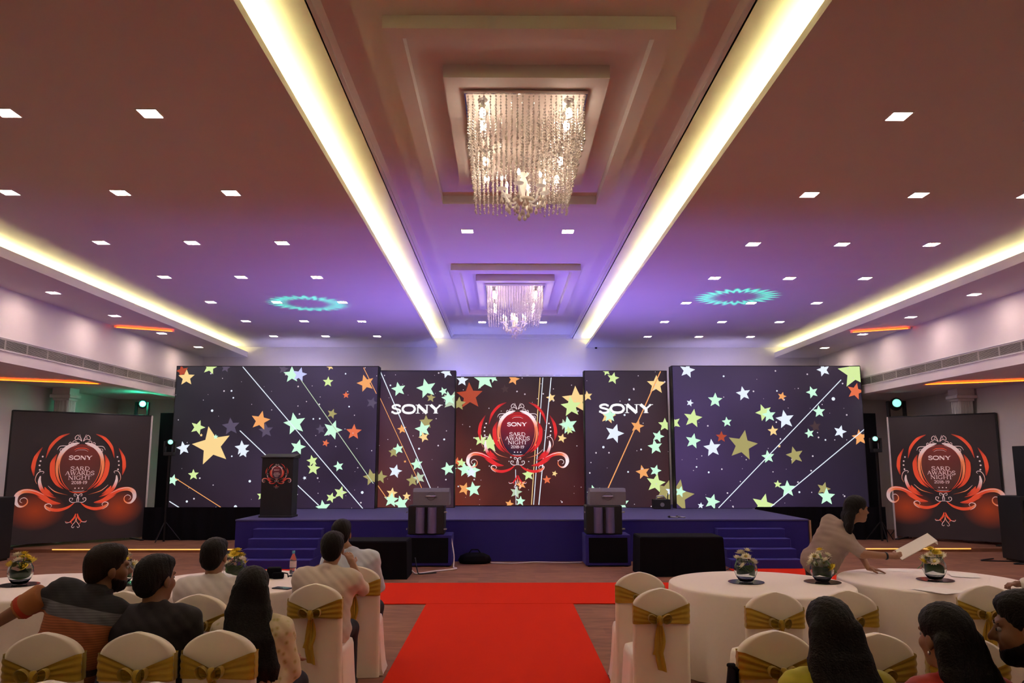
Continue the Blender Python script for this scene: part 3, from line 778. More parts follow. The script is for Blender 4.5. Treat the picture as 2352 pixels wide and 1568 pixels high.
# ------------------------------------------------------------------ printed banners
def banner_back():
    m, nt, b = _new('banner_print'); N, L = nt.nodes, nt.links
    tc = N.new('ShaderNodeTexCoord'); 
    def blob(cx, cz, sx, sz):
        mp = N.new('ShaderNodeMapping'); mp.vector_type = 'POINT'
        mp.inputs['Location'].default_value = (-cx/sx, 0, -cz/sz); mp.inputs['Scale'].default_value = (1/sx, 0, 1/sz)
        g = N.new('ShaderNodeTexGradient'); g.gradient_type = 'SPHERICAL'
        L.new(tc.outputs['Object'], mp.inputs['Vector']); L.new(mp.outputs['Vector'], g.inputs['Vector']); return g
    g1 = blob(.85, .75, .55, .42); g2 = blob(-.85, .75, .6, .42)
    ad = N.new('ShaderNodeMath'); ad.operation = 'MAXIMUM'; L.new(g1.outputs['Fac'], ad.inputs[0]); L.new(g2.outputs['Fac'], ad.inputs[1])
    mx = N.new('ShaderNodeMix'); mx.data_type = 'RGBA'
    mx.inputs[6].default_value = (0.022, 0.013, 0.014, 1); mx.inputs[7].default_value = (0.40, 0.05, 0.008, 1)
    L.new(ad.outputs[0], mx.inputs[0]); L.new(mx.outputs[2], b.inputs['Base Color']); b.inputs['Roughness'].default_value = .5
    L.new(mx.outputs[2], b.inputs['Emission Color']); b.inputs['Emission Strength'].default_value = .28  # faint emission added so the dark print reads brighter
    MATS['banner_print'] = m
banner_back()
def flex_glow_mat():
    m, nt, b = _new('flex_backlit'); a = nt.nodes.new('ShaderNodeVertexColor'); a.layer_name = 'Col'
    nt.links.new(a.outputs['Color'], b.inputs['Base Color']); nt.links.new(a.outputs['Color'], b.inputs['Emission Color'])
    b.inputs['Emission Strength'].default_value = .36; b.inputs['Roughness'].default_value = .5; MATS['flex_backlit'] = m  # emission added to the print colour to brighten it
flex_glow_mat()
def banner(xa, ya, xb, yb, zt, nm):
    w = math.hypot(xb-xa, yb-ya)/2
    t = thing('event_banner', 'dark printed banner with red crest standing %s of the LED walls' % nm, 'banner', ((xa+xb)/2, (ya+yb)/2, .07), math.atan2(yb-ya, xb-xa))
    m = MB(); m.bevbox(-w, 0, .06, w, .03, zt-.07, .004); m.build('flex', 'banner_print', t)
    for sx in (-1, 1):
        m = MB(); m.bevbox(sx*w-.02, -.008, 0, sx*w+.02, .06, zt-.06, .004); m.build('post', 'cord_white' if sx*(1 if nm == 'right' else -1) < 0 else 'black_metal', t)
        m = MB(); m.bevbox(sx*w*.9-.04, -.3, 0, sx*w*.9+.04, .4, .03, .004); m.build('foot', 'black_metal', t)
    m = MB(); m.bevbox(-w, -.006, zt-.08, w, .05, zt-.05, .004); m.build('top_rail', 'black_metal', t)
    emblem(t, 'flex_backlit', 2.14, -.04, 1.60, (.85,.62,.60), (.86,.085,.03), (.26,.02,.012), (.95,.26,.10), (.17,.022,.016), (.075,.025,.02))
banner(-10.74, 16.92, -8.66, 18.95, 2.95, 'left')
banner(9.08, 18.98, 11.0-.3, 17.35, 2.93, 'right')

# ------------------------------------------------------------------ lectern
t = thing('lectern', 'tall black lectern bearing a small red crest on the stage', 'lectern', (-4.72, 15.85, SZT))
m = MB(); m.bevbox(-.31, 0, .0, .31, .42, 1.16, .008); m.build('body', 'black_paint', t)
m = MB(); m.add([(-.33, -.02, 1.16), (.33, -.02, 1.16), (.33, .46, 1.16), (-.33, .46, 1.16), (-.33, -.02, 1.185), (.33, -.02, 1.185), (.33, .46, 1.25), (-.33, .46, 1.25)], [(0,3,2,1),(4,5,6,7),(0,1,5,4),(1,2,6,5),(2,3,7,6),(3,0,4,7)])
m.build('reading_top', 'black_paint', t)
m = MB(); m.bevbox(-.33, -.02, 0, .33, .44, .04, .008); m.build('plinth', 'black_paint', t)
emblem(t, 'flex_print', .50, 0, .86, (.9,.72,.70), (.80,.07,.04), (.25,.02,.015), (.95,.35,.2), (.2,.02,.03), (.03,.02,.05))
# ------------------------------------------------------------------ sound and light gear
def wedge(t, z, w=.58):
    """stage monitor lying on its back, sloped grille to the rear, handle towards the hall"""
    m = MB()
    prof = [(0, 0), (.46, 0), (.52, .12), (.30, .30), (.05, .30), (0, .24)]
    n = len(prof)
    m.add([(-w/2, y, z+q) for y, q in prof] + [(w/2, y, z+q) for y, q in prof], [tuple(range(n-1,-1,-1)), tuple(range(n, 2*n))] + [(i, (i+1)%n, n+(i+1)%n, n+i) for i in range(n)])
    o = m.build('monitor_wedge', 'wedge_grey', t)
    h = MB(); h.tube([(-.1, -.004, z+.15), (-.08, -.03, z+.16), (.08, -.03, z+.16), (.1, -.004, z+.15)], .012, 6); h.build('handle', 'steel', o)
    c = MB(); c.lathe([(.0, -.004), (.07, -.004), (.075, 0), (.075, .004)], 16, Matrix.Translation((0, -.002, z+.16)) @ Matrix.Rotation(PI/2, 4, 'X')); c.build('handle_cup', 'dark_slot', o)
    return o
for i, (x, nm) in enumerate(((-1.52, 'left'), (1.72, 'right'))):
    sub = thing('subwoofer', 'square dark bass speaker box on the floor, %s of stage centre' % nm, 'speaker', (x-.04, 14.55, 0))
    m = MB(); m.bevbox(-.41, 0, .02, .41, .62, .56, .012); m.build('cabinet', 'navy_carpet', sub)
    for fx in (-.34, .34):
        for fy in (.06, .56):
            m = MB(); m.lathe([(0, 0), (.03, 0), (.03, .025), (0, .025)], 10, Matrix.Translation((fx, fy, 0))); m.build('foot', 'black_metal', sub)
    m = MB(); m.bevbox(-.35, -.008, .07, .35, .002, .51, .004); m.build('grille', 'black_cloth', sub)
    top = thing('line_speaker', 'glossy two-panel fill speaker with side flanges on the %s bass box' % nm, 'speaker', (x-.1, 14.58, .562))
    m = MB(); m.bevbox(-.33, 0, 0, .33, .45, .52, .02); m.build('cabinet', 'black_paint', top)
    for sx in (-1, 1):
        m = MB()
        m.lathe([(.2, 0.03), (.2, .49)], 10, Matrix.Translation((sx*.105, .10, 0)) @ Matrix.Scale(.5, 4, (1, 0, 0)), PI, 2*PI)
        m.build('front_panel', 'chrome_panel', top, True)
        for z in (.10, .40):
            m = MB(); m.bevbox(sx*.335-.012, -.02, z-.012, sx*.335+.03*sx+.012, .05, z+.012, .003); m.build('rigging_pin', 'steel', top)
    m = MB(); m.bevbox(-.012, -.03, .03, .012, .0, .49, .003); m.build('centre_bar', 'black_metal', top)
    mon = thing('stage_monitor', 'wedge stage monitor with rear handle on top of the %s fill speaker' % nm, 'speaker', (x-.02, 14.62, 1.084))
    wedge(mon, 0, .66)
    for k in range(4):
        m = MB(); m.tube([(-.2+k*.13, .02, -.0), (-.2+k*.13, .02, .035)], .006, 6); m.build('stud', 'steel', mon)
# black draped boxes before the stage
for x0, x1, y0, y1, h, nm in ((-2.95, -1.78, 13.05, 13.75, .60, 'left'), (2.05, 3.43, 13.3, 14.0, .64, 'right')):
    m = MB()
    def rr(z, e):
        a, b = (x1-x0)/2 + e, (y1-y0)/2 + e
        pts = []
        for k in range(64):
            u = k/64*4; sd = int(u); f = u-sd
            p = [(-a+2*a*f, -b), (a, -b+2*b*f), (a-2*a*f, b), (-a, b-2*b*f)][sd]
            wv = .012*math.sin(k*1.7)*(1-z/h)
            pts.append(((x0+x1)/2 + p[0]*(1+wv*.4), (y0+y1)/2 + p[1]*(1+wv), z))
        return pts
    m.loft([rr(.004, .02), rr(h*.5, .01), rr(h-.02, 0), rr(h, -.015)])
    tag(m.build('draped_box', 'black_cloth', None, False), 'low black-draped box before the stage, %s of the central aisle' % nm, 'box')
# small amplifier box with a headset on the stage, microphones, kit bag
t = thing('amplifier_box', 'small dark amplifier box on stage before the right LED wall', 'box', (3.48, 18.6, SZT))
m = MB(); m.bevbox(-.2, 0, 0, .2, .25, .22, .01); m.build('case', 'black_paint', t)
m = MB(); m.tube([(-.12, .1, .22), (-.10, .1, .29), (.05, .1, .30), (.09, .1, .22)], .018, 8); m.build('handle', 'steel', t)
m = MB(); m.tube([(.14, .08, .22), (.15, .06, .36)], .012, 6); m.build('aerial', 'black_metal', t)
m = MB(); m.lathe([(.0, 0), (.05, 0), (.05, -.01)], 12, Matrix.Translation((0, -.003, .1)) @ Matrix.Rotation(-PI/2, 4, 'X')); m.build('dial', 'steel', t)
for x, nm in ((3.18, 'left one'), (3.33, 'right one')):
    t = thing('microphone', 'silver-banded hand microphone lying on the stage edge, %s' % nm, 'microphone', (x, 15.6, SZT+.018), 2.2)
    m = MB(); m.lathe([(0, 0), (.012, 0), (.014, .18), (0, .18)], 10, Matrix.Rotation(PI/2, 4, 'Y')); m.build('handle', 'steel', t, True)
    m = MB(); m.lathe([(.012, .18), (.024, .195), (.026, .22), (.015, .245), (0, .25)], 10, Matrix.Rotation(PI/2, 4, 'Y')); m.build('head', 'black_metal', t, True)
t = thing('kit_bag', 'small black kit bag on the floor against the stage front', 'bag', (-.75, 14.85, 0))
m = MB()
m.loft([[(-.30*s_+.06*math.sin(3*z), .0, 0) and (a*math.cos(q)*(1+.1*math.sin(5*q)), .2+b*math.sin(q), z) for q in [2*PI*k/20 for k in range(20)]] for (s_, a, b, z) in ((1, .27, .14, .004), (1, .30, .17, .06), (1, .26, .14, .14), (1, .15, .09, .19))])
m.build('bag_body', 'black_cloth', t, True)
m = MB(); m.tube([(-.12, .2, .17), (-.06, .2, .25), (.06, .2, .25), (.12, .2, .17)], .012, 6); m.build('strap', 'black_cloth', t)
def cable(name, pts, r, mt, label):
    c = spline([Vector(p) for p in pts], 8)
    m = MB(); m.tube([(p.x, p.y, max(p.z, r+.001)) for p in c], r, 6)
    return tag(m.build(name, mt, None, True), label, 'cable')
cable('cable', [(-1.16, 14.6, .5), (-1.1, 14.5, .2), (-1.1, 14.4, .01), (-1.05, 14.2, .01), (-1.4, 13.9, .01), (-1.66, 13.62, .01), (-1.76, 13.7, .05)], .012, 'cord_white', 'white cable from the left bass box to the left draped box')
cable('cable', [(-.45, 15.05, .01), (.0, 15.0, .01), (.4, 15.15, .01), (.9, 15.05, .01), (1.25, 15.1, .01)], .010, 'cord_white', 'pale cable lying along the foot of the stage front')
cable('cable', [(-1.72, 13.8, .25), (-1.66, 13.65, .05), (-1.6, 13.6, .01), (-1.35, 13.75, .01)], .010, 'black_metal', 'short black cable beside the left draped box')
cable('cable', [(3.5, 13.7, .01), (3.75, 14.2, .01), (4.0, 14.5, .01)], .010, 'black_metal', 'black cable by the right stage steps')
cable('cable', [(9.3, 15.6, .01), (8.9, 15.3, .01), (9.6, 15.1, .01), (9.2, 14.8, .01), (9.9, 14.7, .01)], .012, 'black_metal', 'coiled black cable on the floor before the right speaker tower')

# speaker towers at the sides of the hall
def tower(x, y, nm, sg):
    t = thing('bass_speaker', 'large black bass speaker on the floor at the %s edge of the hall' % nm, 'speaker', (x, y, 0))
    m = MB(); m.bevbox(-.38, 0, .03, .38, .7, 1.22, .015); m.build('cabinet', 'black_paint', t)
    m = MB(); m.bevbox(-.33, -.012, .10, .33, .0, 1.15, .005); m.build('grille', 'black_cloth', t)
    for fx in (-.3, .3):
        m = MB(); m.box(fx-.04, .05, 0, fx+.04, .65, .03); m.build('skid', 'black_metal', t)
    u = thing('top_speaker', 'black top speaker box standing on the %s bass speaker' % nm, 'speaker', (x+sg*.12, y+.05, 1.221))
    m = MB(); m.bevbox(-.24, 0, 0, .24, .45, .95 if sg > 0 else .02, .006); m.build('cabinet', 'black_paint', u)
    m = MB(); m.bevbox(-.21, -.01, .005, .21, .0, .9 if sg > 0 else .015, .002); m.build('grille', 'black_cloth', u)
    return t
tower(9.86, 14.9, 'right', 1)
t = thing('bass_speaker', 'large black bass speaker on the floor at the left edge of the hall', 'speaker', (-10.12, 15.0, 0))
m = MB(); m.bevbox(-.36, 0, .03, .36, .7, 1.20, .015); m.build('cabinet', 'black_paint', t)
m = MB(); m.bevbox(-.31, -.012, .10, .31, .0, 1.13, .005); m.build('grille', 'black_cloth', t)
for fx in (-.3, .3):
    m = MB(); m.box(fx-.04, .05, 0, fx+.04, .65, .03); m.build('skid', 'black_metal', t)

def spot(name, loc, target, power, color, size, blend=.5, radius=.06, gobo=None):
    d = bpy.data.lights.new(name, 'SPOT'); d.energy = power; d.color = color; d.spot_size = size; d.spot_blend = blend; d.shadow_soft_size = radius
    o = bpy.data.objects.new(name, d); COL.objects.link(o); o.location = loc
    o.rotation_euler = (Vector(target) - Vector(loc)).to_track_quat('-Z', 'Y').to_euler()
    if gobo:
        d.use_nodes = True; nt = d.node_tree; N, L = nt.nodes, nt.links
        em = N['Emission']; tc = N.new('ShaderNodeTexCoord'); sp = N.new('ShaderNodeSeparateXYZ'); L.new(tc.outputs['Normal'], sp.inputs[0])
        def mth(op, a, b=None):
            n = N.new('ShaderNodeMath'); n.operation = op
            for i, q in enumerate((a, b)):
                if q is None: continue
                if isinstance(q, (int, float)): n.inputs[i].default_value = q
                else: L.new(q, n.inputs[i])
            return n.outputs[0]
        iz = mth('ABSOLUTE', sp.outputs[2]); x = mth('DIVIDE', sp.outputs[0], iz); y = mth('DIVIDE', sp.outputs[1], iz)
        r = mth('SQRT', mth('ADD', mth('MULTIPLY', x, x), mth('MULTIPLY', y, y)))
        a = mth('ARCTAN2', y, x)
        w = mth('MULTIPLY', mth('COSINE', mth('MULTIPLY', a, 24.0)), gobo*.17)
        rr = mth('ADD', r, w)
        d0 = mth('ABSOLUTE', mth('SUBTRACT', rr, gobo))
        f = mth('MAXIMUM', mth('SUBTRACT', 1.0, mth('DIVIDE', d0, gobo*.30)), 0.0)
        L.new(f, em.inputs['Strength'])
        em.inputs['Color'].default_value = (1, 1, 1, 1)
    return o

def moving_head(x, y, z, label, lens, aim, scale=1.0):
    """moving head on a stand: base, yoke, swivel head with lens"""
    t = thing('moving_head_light', label, 'stage light', (x, y, .07))
    h = z-.07
    m = MB(); m.tube([(0, 0, .0), (0, 0, h-.42*scale)], .025, 8); m.build('stand', 'black_metal', t)
    for k in range(3):
        a = k*2*PI/3 + .4
        m = MB(); m.tube([(0, 0, .45), (.35*math.cos(a), .35*math.sin(a), .012)], .012, 6); m.build('leg', 'black_metal', t)
    m = MB(); m.bevbox(-.15*scale, -.13*scale, h-.42*scale, .15*scale, .13*scale, h-.30*scale, .01); m.build('base', 'black_paint', t)
    for sx in (-1, 1):
        m = MB(); m.bevbox(sx*.16*scale-.025, -.05*scale, h-.30*scale, sx*.16*scale+.025, .05*scale, h+.06*scale, .008); m.build('yoke_arm', 'black_paint', t)
    d = Vector(aim).normalized(); M = Matrix.Translation((0, 0, h)) @ d.to_track_quat('Z', 'Y').to_matrix().to_4x4() @ Matrix.Scale(scale, 4)
    hd = MB(); hd.lathe([(0, -.15), (.09, -.15), (.12, -.08), (.12, .06), (.10, .13), (.085, .14), (.085, .12), (0, .12)], 16, M); hd = hd.build('head', 'black_paint', t, True, 40)
    ln = MB(); ln.lathe([(0, .145), (.05, .14), (.08, .13), (0, .125)], 16, M); ln.build('lens', lens, hd, True)
    return t
moving_head(-9.12, 19.40, 3.27, 'moving head lamp shining green above the left banner corner', 'lens_green', (.47, -1, .0), .9)
moving_head(9.50, 19.35, 3.28, 'moving head lamp with round lens above the right banner corner', 'lens_dim', (-.35, -1, .1), 1.25)
moving_head(-7.98, 18.45, 2.30, 'small dim moving head lamp on a stand in the gap at left', 'lens_dim', (.5, -1, .25), .7)
moving_head(8.5, 18.45, 2.38, 'small dim moving head lamp on a stand in the gap at right', 'lens_dim', (-.5, -1, .25), .7)

# ring patterns on the ceiling, thrown by two floor spots added out of sight
for tx, ty, sx, sy, nm in ((-4.16, 15.45, -5.25, 14.75, 'left of the left stage steps'), (4.25, 14.75, 3.15, 14.25, 'behind the right draped box')):
    spot('gobo_beam', (sx, sy, .30), (tx, ty, HC), 1500, (.0, 1.0, .55), 1.2, .2, .01, .118)
    t = thing('floor_spot', 'small black floor spot ' + nm, 'stage light', (sx, sy, 0))
    m = MB(); m.bevbox(-.07, -.06, 0, .07, .06, .03, .005); m.build('base', 'black_paint', t)
    m = MB(); m.lathe([(0, .03), (.05, .04), (.06, .12), (.065, .26), (.05, .26)], 12); m.build('barrel', 'black_paint', t, True)
# violet ceiling wash from the stage; unseen spots added for the back wall
for s, nm in ((-1, 'left'), (1, 'right')):
    x = -1.58 if s < 0 else 1.66
    t = thing('wash_light', 'low violet wash lamp hidden behind the %s speaker stack' % nm, 'stage light', (x, 15.55, SZT))
    m = MB(); m.bevbox(-.09, -.07, 0, .09, .07, .03, .005); m.build('base', 'black_paint', t)
    m = MB(); m.lathe([(0, .03), (.07, .04), (.08, .14), (.07, .14), (.06, .06)], 14); m.build('housing', 'black_paint', t, True)
    spot('violet_wash', (x, 15.55, SZT+.17), (x*1.5, 14.9, HT), WASH_W, WASH_C, 2.55, 1.0, .06)
    spot('violet_wash', (s*1.6, 20.5, 3.2), (s*1.0, 21.5, 4.9), 130, (.27, .27, 1.0), 2.4, 1.0, .10)  # unseen spot added behind the LED walls to tint the back wall
    spot('violet_wash', (s*5.6, 20.3, 3.2), (s*5.6, 21.5, 4.9), 110, (.55, .48, 1.0), 2.4, 1.0, .10)  # another unseen spot, added for the sides of the back wall
# green glow of the lit lamp at left
d = bpy.data.lights.new('green_lamp', 'POINT'); d.energy = 12; d.color = (.05, 1.0, .5); d.shadow_soft_size = .06
o = bpy.data.objects.new('green_lamp', d); COL.objects.link(o); o.location = (-9.02, 19.18, 3.27)

# ------------------------------------------------------------------ chandeliers
rnd = random.Random(5)
HX, HYd = .59*K, 1.2*K
ZP = HR - .045
def bead_curtain():
    m = MB()
    oct_v = [(1,0,0),(0,1,0),(-1,0,0),(0,-1,0),(0,0,1.25),(0,0,-1.25)]
    oct_f = [(0,1,4),(1,2,4),(2,3,4),(3,0,4),(1,0,5),(2,1,5),(3,2,5),(0,3,5)]
    nx, ny = 22, 36
    for i in range(nx):
        for j in range(ny):
            edge = i in (0, nx-1) or j in (0, ny-1)
            if not edge and (i + j) % 2: continue
            if not edge and abs(i-nx/2+.5) < 3.4 and abs(j-ny/2+.5) < 4.5: continue
            x = -HX + .02 + (2*HX-.04)*i/(nx-1) + rnd.uniform(-.006, .006); y = -HYd + .02 + (2*HYd-.04)*j/(ny-1) + rnd.uniform(-.006, .006)
            ln = rnd.uniform(.40, .46); n = 15
            # fine thread
            q = .0012
            m.add([(x-q, y, 0), (x+q, y, 0), (x+q, y, -ln), (x-q, y, -ln)], [(0,1,2,3)])
            for k in range(n):
                z = -ln*(k+.6)/n; r = .0072 if k % 3 else .0105
                if k == n-1: r = .014
                m.add([(x+a*r, y+b*r, z+c*r) for a, b, c in oct_v], oct_f)
    return m.mesh('crystal_strands', 'crystal')
BC = bead_curtain()
def drop_mesh():
    m = MB(); m.lathe([(0, 0), (.006, -.008), (.02, -.05), (.017, -.066), (0, -.08)], 8); return m.mesh('crystal_drop', 'crystal')
DM = drop_mesh()
lm = MB(); lm.lathe([(0, 0), (.045, 0), (.045, -.012), (.02, -.02), (.02, -.05), (.028, -.055), (.02, -.085), (0, -.085)], 12); LM = lm.mesh('lamp_holder', 'steel', True, 40)
lb = MB(); lb.lathe([(.012, -.085), (.028, -.11), (.03, -.14), (.018, -.17), (0, -.175)], 10); LB = lb.mesh('bulb', 'bulb_glass', True)
def arm_mesh():
    m = MB(); c = spline([Vector((.05, 0, -.03)), Vector((.10, 0, -.09)), Vector((.17, 0, -.08)), Vector((.20, 0, -.01)), Vector((.235, 0, .03))], 6)
    m.tube(c, .010, 7)
    m.lathe([(0, .03), (.05, .05), (.055, .06), (.02, .055), (.014, .06), (.014, .14), (0, .14)], 12, Matrix.Translation((.235, 0, 0)))
    return m.mesh('candle_arm', 'candle_white', True, 50)
AM = arm_mesh()
fl = MB(); fl.lathe([(0, .14), (.010, .15), (.016, .175), (.008, .205), (0, .215)], 8, Matrix.Translation((.235, 0, 0))); FL = fl.mesh('flame_bulb', 'bulb_glass', True)
for i, cy in enumerate(CH_Y):
    t = thing('crystal_chandelier', ('large crystal bead chandelier hanging nearest the camera', 'crystal bead chandelier hanging farther back above the stage')[i], 'chandelier', (0, cy, ZP))
    m = MB(); m.bevbox(-HX, -HYd, 0, HX, HYd, .035, .006); m.build('ceiling_plate', 'chandelier_plate', t)
    m = MB(); m.box(-HX-.012, -HYd-.012, -.006, HX+.012, -HYd, .03); m.box(-HX-.012, HYd, -.006, HX+.012, HYd+.012, .03)
    m.box(-HX-.012, -HYd, -.006, -HX, HYd, .03); m.box(HX, -HYd, -.006, HX+.012, HYd, .03); m.build('plate_rim', 'mirror_silver', t)
    o = link('crystal_strands', BC, t); o['kind'] = 'stuff'
    for lx in (-.40, .40):
        for ly in (-1.0, -.72, .18, .72):
            h = link('lamp_holder', LM, t, (lx, ly, 0)); link('bulb', LB, h)
    # inner candelabra
    cz = -.60
    m = MB(); m.tube([(0, 0, cz+.2), (0, 0, 0)], .006, 6); m.build('suspension_rod', 'steel', t)
    m = MB(); m.lathe([(0, -.03), (.02, -.03), (.03, .0), (.02, .03), (.022, .06), (.04, .12), (.045, .17), (.03, .21), (.02, .22), (.055, .25), (.06, .262), (0, .262)], 14, Matrix.Translation((0, 0, cz))); m.build('baluster', 'candle_white', t, True)
    m = MB(); m.lathe([(0, -.08), (.05, -.075), (.10, -.045), (.115, -.02), (.10, -.03), (0, -.03)], 18, Matrix.Translation((0, 0, cz))); m.build('bowl', 'chandelier_plate', t, True)
    for k in range(6):
        a = k*PI/3 + .3
        ar = link('candle_arm', AM, t, (0, 0, cz+.02), (0, 0, a)); link('flame_bulb', FL, ar)
        for q in (0, 1):
            rr_ = .235 - q*.07
            link('crystal_drop', DM, t, (rr_*math.cos(a+q*.3), rr_*math.sin(a+q*.3), cz - .01 - q*.06))
    for k in range(8):
        a = k*PI/4
        link('crystal_drop', DM, t, (.085*math.cos(a), .085*math.sin(a), cz-.08))
    for k in range(5):
        a = k*2*PI/5
        link('crystal_drop', DM, t, (.05*math.cos(a), .05*math.sin(a), cz-.14-.012*k))
# ------------------------------------------------------------------ chairs
def chair_parts(var):
    rnd = random.Random(var)
    # back: rounded slab with a domed top
    def ring(hw, y0, y1, z, n=10, wave=0.0):
        r = min(hw, (y1-y0)/2)*.85
        pts = []
        for (cx, cy, a0) in ((hw-r, y0+r, -PI/2), (hw-r, y1-r, 0), (-hw+r, y1-r, PI/2), (-hw+r, y0+r, PI)):
            for k in range(n):
                a = a0 + PI/2*k/(n-1)
                pts.append((cx + r*math.cos(a), cy + r*math.sin(a), z))
        if wave: pts = [(p[0]*(1+wave*math.sin(i*2.1)), p[1]+wave*.4*math.sin(i*1.3), p[2]) for i, p in enumerate(pts)]
        return pts
    m = MB(); R = []
    hs = [.004, .12, .25, .38, .46, .55, .65, .74, .80, .832] + [.832 + .118*math.sin(k*PI/2/12) for k in range(1, 13)]
    for z in hs:
        if z <= .8321: hw = .205 + .008*(1 - z/.832) ; th = .045
        else:
            q = min(1.0, (z-.832)/.118); hw = max(.02, .205*(1-q**1.7)**.6); th = .045*(1-.35*q**4)
        lean = -.035*max(0, (z-.45)/.5)
        R.append(ring(hw, lean-.0, lean+2*th*.8, z, 6, .006 if z < .2 else 0))
    m.loft(R); back = m.mesh('back_cover', 'satin_white', True, 60)
    m = MB(); R = []
    for z, hw, y0, y1, wv in ((.006, .255, .03, .52, .035), (.06, .245, .03, .51, .022), (.2, .232, .03, .495, .012), (.36, .222, .03, .485, .006), (.43, .218, .03, .48, 0), (.465, .208, .035, .47, 0), (.478, .18, .05, .44, 0)):
        p = []
        n = 56
        for k in range(n):
            a = 2*PI*k/n; cx, cy = math.cos(a), math.sin(a)
            e = .32
            x = hw*math.copysign(abs(cx)**e, cx); y = (y0+y1)/2 + (y1-y0)/2*math.copysign(abs(cy)**e, cy)
            f = 1 + wv*math.sin(a*9 + var) + wv*.7*math.sin(a*17)
            p.append((x*f, (y0+y1)/2 + (y-(y0+y1)/2)*f, z))
        R.append(p)
    m.loft(R); seat = m.mesh('seat_cover', 'satin_white', True, 60)
    # sash: wraps the back, gathered to the knot behind
    m = MB()
    zc = .752; kx = rnd.uniform(-.03, .03)
    def sash(u, v):
        x = (-.209 + .418*u); d = abs(x-kx)/.21
        hh = .022 + .050*min(1, d)**.8
        z = zc + .018*min(1, d) + (v-.5)*2*hh - .02*(1-min(1, d))
        lean = -.035*max(0, (z-.45)/.5)
        edge = max(0, (abs(x)-.18)/.035)
        y = lean - .012 - .012*(1-min(1, d)) + .005*math.sin(v*22 + u*3) + .028*edge**2
        return (x, y, z)
    m.grid(sash, 28, 14)
    def side(sx):
        def f(u, v):
            z = zc + .018 + (v-.5)*2*.072; lean = -.035*max(0, (z-.45)/.5)
            a = u*PI
            return (sx*(.209 + .002*math.sin(a) - .006*u), lean + .012 + .062*u, z)
        m.grid(f, 6, 10)
    side(-1); side(1)
    def front(u, v):
        z = zc + .018 + (v-.5)*2*.072; lean = -.035*max(0, (z-.45)/.5)
        return (-.203+.406*u, lean + .076 + .004*math.sin(v*20), z)
    m.grid(front, 10, 10)
    sashm = m.mesh('sash', 'gold_satin', True)
    # bow: knot, two loops, tails
    m = MB()
    K0 = Vector((kx, -.055, zc-.022))
    m.loft([[tuple(K0 + Vector((a*math.cos(q), .022*math.sin(q), dz))) for q in [2*PI*k/10 for k in range(10)]] for a, dz in ((.014, -.034), (.026, -.015), (.024, .012), (.013, .034))])
    knot = m.mesh('knot', 'gold_satin', True)
    def loop(sx, big):
        mm = MB()
        def f(u, v):
            a = u*2*PI
            L = big
            x = sx*(.01 + L*(1-math.cos(a))/2); z = .038*math.sin(a)*(.5+.5*math.sin(u*PI)) + .02*(1-math.cos(a))/2
            return (K0.x + x, K0.y - .012 + (v-.5)*.05*(1-.4*abs(math.cos(a/2))) , K0.z + z)
        mm.grid(f, 16, 4); return mm.mesh('bow_loop', 'gold_satin', True)
    l1, l2 = loop(-1, rnd.uniform(.05, .08)), loop(1, rnd.uniform(.05, .08))
    def tail(dx, ln, w, sw):
        mm = MB()
        def f(u, v):
            zz = -ln*v
            return (K0.x + dx*v + sw*math.sin(v*3)*.02 + (u-.5)*w*(.45+.55*min(1, v*1.6)), K0.y + .012 - .006*math.sin(u*PI*3) + .016*math.sin(v*5)*.5 + .02*v, K0.z - .02 + zz - (.02*u if v > .99 else 0))
        mm.grid(f, 8, 10); return mm.mesh('bow_tail', 'gold_satin', True)
    t1 = tail(rnd.uniform(-.03, .01), rnd.uniform(.18, .26), .075, 1); t2 = tail(rnd.uniform(.0, .04), rnd.uniform(.26, .36), .065, -1)
    return [('back_cover', back), ('seat_cover', seat), ('sash', sashm)], [('knot', knot), ('bow_loop', l1), ('bow_loop', l2), ('bow_tail', t1), ('bow_tail', t2)]
VAR = [chair_parts(i+1) for i in range(3)]
NCH = 0
def chair(x, y, label, rz=0.0, var=None, group='covered banquet chairs'):
    global NCH
    v = VAR[NCH % 3 if var is None else var]; NCH += 1
    t = thing('banquet_chair', label, 'chair', (x, y, 0), rz, group)
    sash = None
    for n, me in v[0]:
        o = link(n, me, t)
        if n == 'sash': sash = o
    for n, me in v[1]: link(n, me, sash)
    return t
chair(-2.69, 4.49, 'white covered chair with gold sash behind the man in black and orange', .05)
chair(-2.19, 4.50, 'white covered chair with gold sash behind the man in dark shirt', -.03)
chair(-1.76, 4.54, 'white covered chair with gold sash behind the long-haired woman in floral blouse', -.08)
chair(-3.14, 4.40, 'white covered chair cut by the left picture edge')
chair(-2.34, 5.74, 'white covered chair of the white-shirted man at the left table', .06)
chair(-1.63, 6.21, 'white covered chair with hanging gold tail, of the beige-shirted man beside the aisle', -.03, 0)
chair(-1.50, 7.21, 'white covered chair of the pale-blue-shirted man, nearest the stage on the left', .1)
chair(-2.92, 5.87, 'white covered chair mostly hidden between the two left men', .05)
chair(-2.12, 3.53, 'white covered chair top at the bottom edge, left of the two peeking there', 0)
chair(-1.66, 3.50, 'white covered chair top at the bottom edge, right of the two peeking there', 0)
chair(.95, 6.83, 'white covered chair beside the aisle nearest the stage on the right', -.08)
chair(.96, 5.98, 'empty white covered chair with long looped gold tail beside the aisle on the right', .02, 0)
chair(1.74, 5.81, 'empty white covered chair with full gold bow before the first right table', .0, 1)
chair(2.29, 5.87, 'white covered chair before the first right table, behind the woman with dark round head', -.12)
chair(1.30, 4.51, 'white covered chair with a black jacket, left of the long-haired woman at right', .0, 1)
chair(1.83, 4.44, 'white covered chair between the two dark-haired women at right', .03)
chair(2.28, 4.36, 'white covered chair hidden behind the rightmost dark-haired woman', -.05)
chair(3.45, 6.10, 'white covered chair before the second right table at the right edge', -.25)
